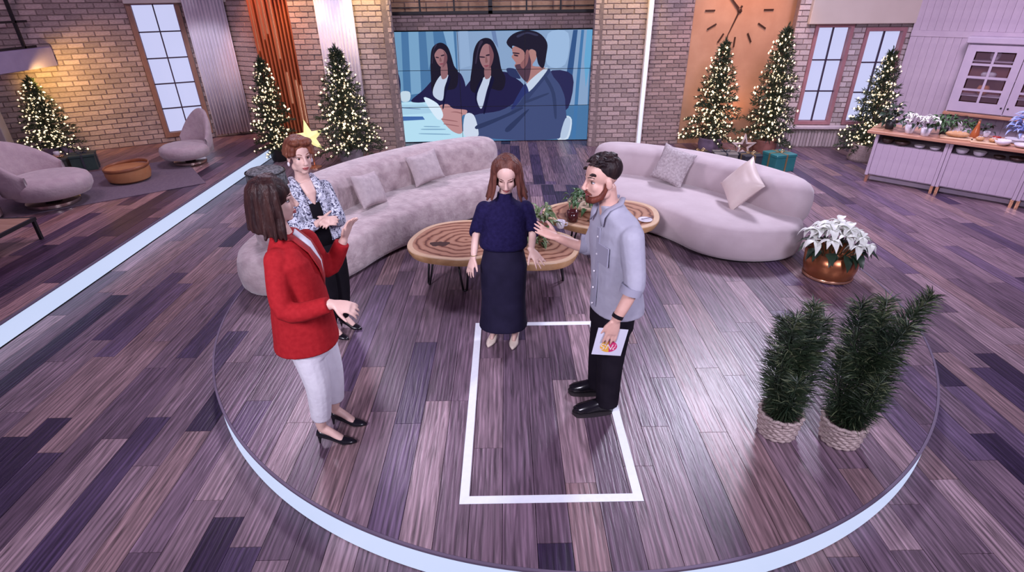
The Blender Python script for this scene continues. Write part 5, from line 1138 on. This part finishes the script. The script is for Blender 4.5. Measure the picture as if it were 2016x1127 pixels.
for q in (-1, 1): mb.tube([onf(-1.236, 2.757, 1.70, -.03, q * .072), onf(-1.23, 2.76, 1.675, .055, q * .062), onf(-1.222, 2.76, 1.60, .112, q * .060), onf(-1.212, 2.76, 1.50, .142, q * .050), onf(-1.213, 2.76, 1.40, .144, q * .015), onf(-1.214, 2.76, 1.34, .138, 0)], [(.024, .012), (.030, .010), (.040, .008), (.042, .008), (.026, .008), (.006, .006)], 10, ref=tuple(F3))
mb.build('lapel', M_redd, jk, True, org)
mb = MB(); mb.tube([onf(-1.23, 2.76, 1.69, .052, 0), onf(-1.222, 2.76, 1.61, .112, 0), onf(-1.212, 2.76, 1.50, .1415, 0), onf(-1.213, 2.76, 1.40, .143, 0)], [(.040, .010), (.040, .010), (.026, .008), (.004, .006)], 12, ref=tuple(F3)); mb.build('blouse', mat('white_blouse', (.74, .74, .80), rough=.6), pr, True, org)
for k in range(2): MB().ell((-1.035 + .035 * k, 2.496, 1.335 + .004 * k), (.009, .006, .009), 10, 8).build('cuff_button', M_gold, jk, True, org)
M_ecru = mat('white_trousers', (.66, .64, .70), (.74, .72, .77), 6, rough=.7, bump=.3, bscale=14)
mb = MB(); torso(mb, [(-1.215, 2.76, .93, .12, .165), (-1.215, 2.76, 1.05, .13, .17), (-1.215, 2.76, 1.12, .11, .14)], f); limb(mb, [(-1.215, 2.672, .98), (-1.192, 2.668, .72), (-1.228, 2.69, .44)], [.098, .078, .062], end=False); limb(mb, [(-1.195, 2.845, .98), (-1.168, 2.85, .71), (-1.190, 2.866, .44)], [.098, .078, .062], end=False)
mb.build('trousers', M_ecru, pr, True, org, remesh=.008, sm=3)
M_patent = mat('black_patent', (.008, .007, .010), rough=.2)
for (a, b) in (((-1.285, 2.705), (-1.035, 2.70)), ((-1.245, 2.885), (-1.005, 2.865))):
    mb = MB(); pump(mb, a, b); mb.build('high_heel_shoe', M_patent, pr, True, org)

# ---------------------------------------------------------------- woman in the patterned jacket
org = (-1.50, 4.08, .2); f = (.58, -.81); h = Head((-1.552, 4.035, 1.785), (.62, -.77, -.12), k=1.06)
mb = MB(); h.skin(mb, (-1.585, 4.085, 1.55), .052)
torso(mb, [(-1.53, 4.10, 1.02, .09, .14), (-1.55, 4.10, 1.2, .09, .12), (-1.565, 4.095, 1.42, .095, .13), (-1.58, 4.09, 1.54, .07, .12), (-1.585, 4.085, 1.58, .05, .06)], f)
F3 = V((.58, -.81, 0)).normalized(); S3 = V((-F3.y, F3.x, 0))
mb.tube([onf(-1.585, 4.085, 1.57, .05, 0), onf(-1.57, 4.09, 1.50, .100, 0), onf(-1.565, 4.095, 1.41, .118, 0)], [(.055, .03), (.045, .028), (.012, .02)], 12, ref=tuple(F3))
limb(mb, [(-1.55, 4.04, .95), (-1.53, 4.03, .62), (-1.575, 4.01, .33)], [.062, .050, .034]); limb(mb, [(-1.48, 4.14, .95), (-1.46, 4.15, .62), (-1.505, 4.145, .33)], [.062, .050, .034])
FA, FB = ((-1.60, 4.02), (-1.40, 3.925)), ((-1.53, 4.165), (-1.325, 4.085))
foot(mb, (-1.575, 4.005, .34), *FA, hh=.06); foot(mb, (-1.505, 4.15, .34), *FB, hh=.06)
limb(mb, [(-1.675, 4.02, 1.50), (-1.62, 3.90, 1.25), (-1.43, 3.87, 1.315)], [.045, .038, .026]); limb(mb, [(-1.455, 4.18, 1.50), (-1.35, 4.10, 1.25), (-1.355, 3.92, 1.31)], [.045, .038, .026])
hand(mb, (-1.43, 3.872, 1.315), (.92, -.2, .18), (.1, -.85, .5), -1, 28, .006, .95); hand(mb, (-1.352, 3.93, 1.315), (-.25, -.9, .15), (.55, -.1, .8), 1, 38, .006, .95)
pr = body(mb, 'woman with short auburn hair in a white patterned jacket and black trousers, hands clasped', org, M_skin)
M_ha = hairm('auburn_hair', (.13, .035, .020), (.24, .085, .045)); h.parts(pr, org, M_ha)
mb = MB(); h.ell(mb, (0, -.018, .050), (.084, .102, .090), 22, 14); strands(mb, h, list(range(75, 290, 11)), .030, 3, .017, .03, .012, -.02); strands(mb, h, [60, 48, 300, 312], .01, 8, .016, .05, .010, .0)
h.ell(mb, (-.03, .045, .105), (.055, .05, .030)); h.ell(mb, (.035, .040, .108), (.045, .05, .028)); mb.build('hair', M_ha, pr, True, org, remesh=.0055, sm=2, label='short swept auburn hair')
# black and white scribble pattern
def scribble():
    M = bpy.data.materials.new('scribble_print'); M.use_nodes = True; nt = M.node_tree; N = nt.nodes; L = nt.links; b = N['Principled BSDF']; b.inputs['Roughness'].default_value = .8
    g = N.new('ShaderNodeTexCoord'); n1 = N.new('ShaderNodeTexNoise'); n1.inputs['Scale'].default_value = 26; n1.inputs['Detail'].default_value = 1; n1.inputs['Distortion'].default_value = 1.2
    L.new(g.outputs['Object'], n1.inputs['Vector']); r = N.new('ShaderNodeValToRGB'); r.color_ramp.interpolation = 'LINEAR'; e = r.color_ramp.elements
    e[0].position = .40; e[0].color = (.60, .62, .74, 1); e[1].position = .455; e[1].color = (.03, .03, .08, 1)
    for (p, c_) in ((.50, (.03, .03, .08, 1)), (.54, (.66, .68, .78, 1)), (.60, (.66, .68, .78, 1)), (.63, (.04, .04, .09, 1)), (.67, (.60, .62, .74, 1))):
        q = e.new(p); q.color = c_
    L.new(n1.outputs['Fac'], r.inputs[0]); L.new(r.outputs[0], b.inputs['Base Color']); return M
M_scr = scribble()
mb = MB(); torso(mb, [(-1.545, 4.10, 1.09, .135, .185), (-1.55, 4.10, 1.20, .125, .170), (-1.56, 4.097, 1.32, .122, .168), (-1.566, 4.095, 1.42, .128, .180), (-1.575, 4.09, 1.50, .105, .180), (-1.583, 4.087, 1.545, .080, .12), (-1.585, 4.085, 1.575, .064, .075)], f)
limb(mb, [(-1.670, 4.025, 1.485), (-1.625, 3.905, 1.255), (-1.465, 3.875, 1.30)], [.066, .058, .044], end=False); limb(mb, [(-1.465, 4.175, 1.485), (-1.365, 4.10, 1.255), (-1.352, 3.965, 1.30)], [.066, .058, .044], end=False)
jk = mb.build('jacket', M_scr, pr, True, org, remesh=.008, sm=3, label='white jacket with dark scribble pattern')
mb = MB()
for q in (-1, 1): mb.tube([onf(-1.585, 4.085, 1.60, -.04, q * .075), onf(-1.583, 4.087, 1.575, .055, q * .078), onf(-1.575, 4.09, 1.50, .112, q * .075), onf(-1.566, 4.095, 1.40, .132, q * .068), onf(-1.55, 4.10, 1.22, .130, q * .062)], [(.022, .013), (.030, .012), (.032, .010), (.026, .009), (.020, .008)], 10, ref=tuple(F3))
mb.build('lapel', M_scr, jk, True, org)
M_blk = mat('black_cloth', (.006, .005, .008), (.010, .008, .012), 8, rough=.9, spec=.12)
mb = MB(); mb.tube([onf(-1.566, 4.095, 1.425, .122, 0), onf(-1.562, 4.097, 1.35, .126, 0), onf(-1.55, 4.10, 1.20, .128, 0), onf(-1.548, 4.10, 1.07, .128, 0)], [(.045, .010), (.055, .012), (.06, .012), (.07, .012)], 12, ref=tuple(F3)); mb.build('top', M_blk, pr, True, org)
mb = MB(); torso(mb, [(-1.52, 4.09, .92, .12, .165), (-1.535, 4.095, 1.04, .128, .17), (-1.545, 4.10, 1.12, .115, .15)], f); limb(mb, [(-1.55, 4.02, .97), (-1.53, 4.03, .62), (-1.57, 4.01, .315)], [.098, .075, .060], end=False); limb(mb, [(-1.47, 4.15, .97), (-1.46, 4.15, .62), (-1.50, 4.148, .315)], [.098, .075, .060], end=False)
mb.build('trousers', M_blk, pr, True, org, remesh=.009, sm=2)
for q in (-1, 1): MB().ell(h.p(q * .082, -.002, -.052), (.010, .010, .018), 8, 6).build('earring', M_porc, pr, True, org)
for (a, b) in (FA, FB):
    mb = MB(); pump(mb, a, b, hh=.06); mb.build('high_heel_shoe', M_patent, pr, True, org)

# ---------------------------------------------------------------- woman in navy
org = (-.05, 3.90, .2); f = (-.03, -1); h = Head((-.012, 3.840, 1.672), (-.06, -.87, -.46), k=1.04)
mb = MB(); h.skin(mb, (-.03, 3.895, 1.475), .048)
torso(mb, [(-.045, 3.90, .9, .09, .14), (-.04, 3.90, 1.1, .08, .12), (-.035, 3.90, 1.32, .085, .13), (-.03, 3.90, 1.43, .06, .12), (-.03, 3.895, 1.48, .05, .05)], f)
limb(mb, [(-.115, 3.90, .92), (-.12, 3.89, .58), (-.135, 3.93, .30)], [.08, .052, .032]); limb(mb, [(.03, 3.90, .92), (.025, 3.88, .58), (.030, 3.91, .30)], [.08, .052, .032])
FA, FB = ((-.115, 3.985), (-.195, 3.775)), ((.050, 3.955), (.010, 3.735)); foot(mb, (-.12, 3.95, .33), *FA, hh=.055); foot(mb, (.042, 3.92, .33), *FB, hh=.055)
limb(mb, [(-.19, 3.90, 1.39), (-.252, 3.93, 1.19), (-.282, 3.85, 1.015)], [.042, .036, .024]); limb(mb, [(.13, 3.90, 1.39), (.178, 3.925, 1.19), (.168, 3.82, 1.085)], [.042, .036, .024])
hand(mb, (-.283, 3.845, 1.012), (-.28, -.35, -.88), (-.75, -.62, .15), -1, 8, .014, .98, 35); hand(mb, (.170, 3.815, 1.08), (.52, -.55, -.62), (.15, -.72, .65), 1, 6, .020, .98, 50)
pr = body(mb, 'woman in a navy sweater and long dark skirt standing in the middle, looking down', org, M_skin)
M_hc = hairm('chestnut_hair', (.07, .022, .018), (.16, .055, .038)); h.parts(pr, org, M_hc, closed=True)
mb = MB(); h.ell(mb, (0, -.022, .047), (.083, .097, .087), 22, 14); strands(mb, h, [q for q in range(84, 277, 8)], lambda q: .17 if 120 < q < 240 else .19, 4, .018, .012, .012, .004)
strands(mb, h, [66, 72, 78, 86, 274, 282, 288, 294], lambda q: .19, 9, .016, .012, .009, .020, crown=.118); strands(mb, h, [80, 92, 104, 256, 268, 280], lambda q: .21, 12, .019, .012, .018, .045); mb.build('hair', M_hc, pr, True, org, remesh=.0055, sm=2, label='long chestnut hair')
M_nav = mat('navy_knit', (.010, .007, .042), (.016, .012, .062), 40, spec=.15, rough=.9, bump=.2, bscale=60); M_skt = mat('dark_skirt', (.008, .006, .022), (.013, .010, .032), 8, spec=.2, rough=.8, bump=.15, bscale=7)
mb = MB(); torso(mb, [(-.048, 3.90, 1.075, .118, .172), (-.047, 3.90, 1.10, .136, .190), (-.045, 3.90, 1.15, .138, .186), (-.038, 3.90, 1.25, .125, .170), (-.034, 3.90, 1.34, .122, .175), (-.032, 3.90, 1.41, .095, .165), (-.03, 3.897, 1.455, .066, .085), (-.03, 3.893, 1.48, .056, .060), (-.028, 3.888, 1.525, .053, .055)], f)
limb(mb, [(-.185, 3.90, 1.385), (-.252, 3.93, 1.21), (-.257, 3.918, 1.18)], [.066, .056, .054], end=False); limb(mb, [(.125, 3.90, 1.385), (.178, 3.925, 1.21), (.178, 3.905, 1.18)], [.066, .056, .054], end=False)
mb.build('sweater', M_nav, pr, True, org, remesh=.008, sm=3, label='navy turtleneck sweater with short wide sleeves')
mb = MB(); torso(mb, [(-.062, 3.895, .365, .175, .205), (-.060, 3.896, .45, .160, .192), (-.055, 3.90, .62, .140, .180), (-.052, 3.90, .80, .132, .186), (-.048, 3.90, .92, .130, .188), (-.046, 3.90, 1.02, .112, .165), (-.046, 3.90, 1.09, .100, .150)], f); mb.build('skirt', M_skt, pr, True, org, remesh=.010, sm=3)
M_beige = mat('beige_leather', (.58, .48, .40), (.64, .54, .46), 6, rough=.4)
for (a, b) in (FA, FB):
    mb = MB(); pump(mb, a, b, hh=.055); mb.build('pointed_shoe', M_beige, pr, True, org)
for q in (-1, 1): MB().ell(h.p(q * .080, .004, -.045), (.009, .009, .009), 8, 6).build('earring', M_porc, pr, True, org)
MB().lathe([(.027, -.004), (.029, 0), (.027, .004)], (-.2815, 3.852, 1.03), 18, cap=False).build('bracelet', M_gold, pr, True, org)

# ---------------------------------------------------------------- man
org = (.62, 3.06, .2); f = (-.92, -.38); F3 = V((-.92, -.38, 0)).normalized(); S3 = V((-F3.y, F3.x, 0)); h = Head((.548, 3.072, 1.868), (-.95, -.27, -.12), k=1.06)
mb = MB(); h.skin(mb, (.610, 3.085, 1.650), .060)
torso(mb, [(.67, 3.09, .95, .10, .14), (.665, 3.09, 1.15, .10, .13), (.655, 3.09, 1.42, .105, .16), (.64, 3.09, 1.60, .08, .15), (.635, 3.09, 1.66, .06, .07)], f)
hL, kL, aL = (.69, 3.00, .95), (.665, 2.98, .60), (.665, 2.965, .27); hR, kR, aR = (.66, 3.18, .95), (.635, 3.165, .60), (.635, 3.165, .27)
limb(mb, [hL, kL, aL], [.07, .06, .04]); limb(mb, [hR, kR, aR], [.07, .06, .04])
limb(mb, [(.715, 2.905, 1.555), (.735, 2.835, 1.30), (.640, 2.795, 1.075)], [.055, .044, .031]); limb(mb, [(.615, 3.275, 1.555), (.545, 3.36, 1.31), (.325, 3.385, 1.365)], [.055, .044, .030])
hand(mb, (.638, 2.794, 1.07), (-.20, -.06, -.97), (.15, -.98, .06), 1, 3, .006, 1.08, 26); hand(mb, (.322, 3.386, 1.366), (-.86, .10, .40), (.25, .35, -.9), -1, 5, .010, 1.08, 38)
pr = body(mb, 'bearded man in a grey shirt and dark trousers at the right, holding a white card', org, M_skinm)
M_hm = hairm('short_dark_hair', (.010, .005, .007), (.028, .014, .014)); h.parts(pr, org, M_hm)
mb = MB(); h.ell(mb, (0, -.024, .052), (.0795, .094, .082), 22, 14); rnd = random.Random(6)
for i in range(46):
    a = rnd.uniform(-.062, .062); b = rnd.uniform(-.08, .075); zz = .05 + .085 * math.sqrt(max(1 - (a / .086) ** 2 - ((b + .02) / .104) ** 2, 0)); mb.tube([h.p(a, b - .02, zz - .01), h.p(a * 1.05, b + .005, zz + .004), h.p(a * 1.08, b + .024, zz + .003)], [.010, .009, .004], 7)
mb.build('hair', M_hm, pr, True, org, remesh=.005, sm=1, label='short dark brown hair')
mb = MB(); M_brd = hairm('auburn_beard', (.10, .022, .014), (.17, .045, .028))
P = [h.p(-.066, .008, -.005), h.p(-.064, .014, -.045), h.p(-.056, .040, -.085), h.p(-.032, .076, -.100), h.p(0, .088, -.104), h.p(.032, .076, -.100), h.p(.056, .040, -.085), h.p(.064, .014, -.045), h.p(.066, .008, -.005)]
mb.tube(P, [.008, .014, .021, .022, .023, .022, .021, .014, .008], 10)
mb.tube([h.p(-.034, .086, -.066), h.p(-.016, .104, -.048), h.p(0, .110, -.046), h.p(.016, .104, -.048), h.p(.034, .086, -.066)], [.006, .0075, .006, .0075, .006], 8); mb.build('beard', M_brd, pr, True, org, remesh=.005, sm=1)
M_sh = mat('grey_shirt', (.33, .32, .40), (.39, .38, .46), 7, rough=.75, bump=.5, bscale=9); M_shd = mat('grey_shirt_trim', (.30, .29, .37), rough=.75)
mb = MB(); torso(mb, [(.702, 3.085, .985, .165, .190), (.700, 3.085, 1.04, .160, .188), (.688, 3.085, 1.15, .148, .178), (.675, 3.085, 1.30, .142, .185), (.662, 3.088, 1.44, .140, .205), (.655, 3.09, 1.56, .125, .220), (.645, 3.09, 1.625, .102, .185), (.624, 3.088, 1.675, .082, .100), (.608, 3.086, 1.715, .072, .074)], f)
limb(mb, [(.712, 2.915, 1.555), (.738, 2.835, 1.31), (.722, 2.825, 1.265)], [.078, .066, .062], end=False); limb(mb, [(.615, 3.265, 1.555), (.55, 3.355, 1.32), (.50, 3.362, 1.325)], [.076, .064, .058], end=False)
sh = mb.build('shirt', M_sh, pr, True, org, remesh=.008, sm=3, label='loose grey button shirt with rolled sleeves')
MB().tube([(.727, 2.827, 1.285), (.716, 2.823, 1.24)], .069, 18).build('rolled_cuff', M_shd, sh, True, org, auto=True); MB().tube([(.525, 3.36, 1.322), (.480, 3.365, 1.327)], .064, 18).build('rolled_cuff', M_shd, sh, True, org, auto=True)
mb = MB()
for q in (-1, 1): mb.tube([onf(.608, 3.086, 1.738, -.072, q * .02), onf(.608, 3.086, 1.728, -.02, q * .076), onf(.610, 3.086, 1.700, .056, q * .066), onf(.622, 3.088, 1.655, .100, q * .052), onf(.632, 3.09, 1.605, .118, q * .066)], [(.017, .009), (.021, .009), (.023, .009), (.022, .008), (.008, .006)], 10, ref=(0, 0, 1))
mb.build('collar', M_shd, sh, True, org)
def patch(nm, zc, s0, w, hgt, d, par, m_, ctr):
    mb = MB(); P = []
    for dz in (-.5, .5):
        for ds in (-.5, -.17, .17, .5): P.append(onf(ctr[0], ctr[1], zc + dz * hgt, d - .10 * abs((s0 + ds * w)) ** 1.6, s0 + ds * w))
    F = [(i, i + 1, i + 5, i + 4) for i in range(3)]; o = mb.add(P, F).build(nm, m_, par, False, org); q = o.modifiers.new('thick', 'SOLIDIFY'); q.thickness = .008; q.offset = 0; return o
patch('chest_pocket', 1.42, .075, .105, .11, .142, sh, M_shd, (.664, 3.087)); patch('pocket_flap', 1.470, .075, .110, .035, .1425, sh, M_shd, (.663, 3.087))
patch('button_placket', 1.31, .0, .032, .54, .1475, sh, M_shd, (.676, 3.086))
for k in range(5): MB().ell(onf(.672, 3.086, 1.06 + .115 * k, .150 - (.004 if k > 2 else -.008), 0), (.007, .007, .007), 8, 6).build('button', M_porc, sh, True, org)
M_drk = mat('charcoal_trousers', (.007, .005, .010), (.012, .009, .015), 8, spec=.12, rough=.9, bump=.2, bscale=10)
mb = MB(); torso(mb, [(.675, 3.09, .86, .125, .17), (.675, 3.09, .98, .13, .172), (.67, 3.09, 1.06, .12, .15)], f); limb(mb, [(.69, 3.00, .92), (.668, 2.98, .60), (.668, 2.965, .275)], [.105, .088, .078], end=False); limb(mb, [(.66, 3.18, .92), (.638, 3.165, .60), (.638, 3.165, .275)], [.105, .088, .078], end=False); mb.build('trousers', M_drk, pr, True, org, remesh=.009, sm=2)
def derby(heel, toe):
    hh_, t = V((*heel, 0)), V((*toe, 0)); d = (t - hh_).normalized(); L_ = (t - hh_).length; mb = MB()
    zs = [.245, .252, .262, .250, .240, .236]; us = [.03, .18, .38, .62, .84, .97]; rr = [(.032, .040), (.040, .048), (.043, .058), (.050, .045), (.047, .034), (.024, .022)]
    mb.tube([tuple(hh_ + d * (L_ * u_) + V((0, 0, z_ + .002))) for u_, z_ in zip(us, zs)], rr, 16, ref=(0, 0, 1)); o = mb.build('shoe', M_patent, pr, True, org)
    s_ = V((-d.y, d.x, 0)); inn = []; out = []
    for u_ in [i / 14 for i in range(15)]:
        w_ = (.034 + .018 * math.sin(min(u_ * 1.25, 1) * math.pi * .62)) * min(1, (1 - abs(2 * u_ - 1) ** 6) ** .5 + .05); c_ = hh_ + d * (L_ * u_); inn.append(tuple(c_ - s_ * w_)[:2]); out.append(tuple(c_ + s_ * w_)[:2])
    MB().band(inn, out, [(.2005, 0), (.226, -.002)]).build('sole', M_dark, o, False, org)
    for k in range(3): c_ = hh_ + d * (L_ * (.42 + .07 * k)) + V((0, 0, .318 - .012 * k)); MB().tube([tuple(c_ - s_ * .018), tuple(c_ + s_ * .018)], .004, 6).build('lace', M_blk, o, True, org)
derby((.715, 2.970), (.425, 2.945)); derby((.685, 3.170), (.42, 3.185))
wv = V((.640, 2.795, 1.075)); dv = (wv - V((.735, 2.835, 1.30))).normalized()
MB().tube([tuple(wv - dv * .035), tuple(wv - dv * .012)], .036, 18).build('wristwatch', M_patent, pr, True, org, auto=True)
# card held in the hand
cdo = (.614, 2.803, .905); card = thing('cue_card', 'white card with a round yellow and magenta emblem held by the man', 'card', cdo)
card.rotation_euler = (R(4), R(8), R(4))
M_card = mat('card_white', (.60, .60, .70), rough=.5); MB().box((0, 0, 0), (.19, .004, .205)).build('card_sheet', M_card, card)
M_mag = mat('emblem_magenta', (.55, .03, .14), rough=.5); M_yel = mat('emblem_yellow', (.72, .38, .05), rough=.5); M_inkw = mat('emblem_ink', (.72, .62, .62), rough=.5)
def half(a0, a1, m_, y): 
    P = [(.055 * math.cos(R(a0 + (a1 - a0) * i / 20)), .044 * math.sin(R(a0 + (a1 - a0) * i / 20))) for i in range(21)]
    MB().prism(P, y, y + .0006, lambda p: V((p.x, -p.z, p.y - .034))).build('emblem', m_, card)
half(100, 280, M_yel, .0021); half(-80, 100, M_mag, .0021)
tc = bpy.data.curves.new('lettering', 'FONT'); tc.body = '?N\u015a'; tc.size = .06; tc.align_x = 'CENTER'; tc.align_y = 'CENTER'; tc.extrude = .0004; tc.shear = .2
tob = bpy.data.objects.new('lettering_src', tc); C.objects.link(tob); dg = bpy.context.evaluated_depsgraph_get(); tme = bpy.data.meshes.new_from_object(tob.evaluated_get(dg)); bpy.data.objects.remove(tob)
tme.materials.clear(); tme.materials.append(M_inkw); o = inst('lettering', tme, card, (0, -.0034, -.034), (R(90), R(180), 0))
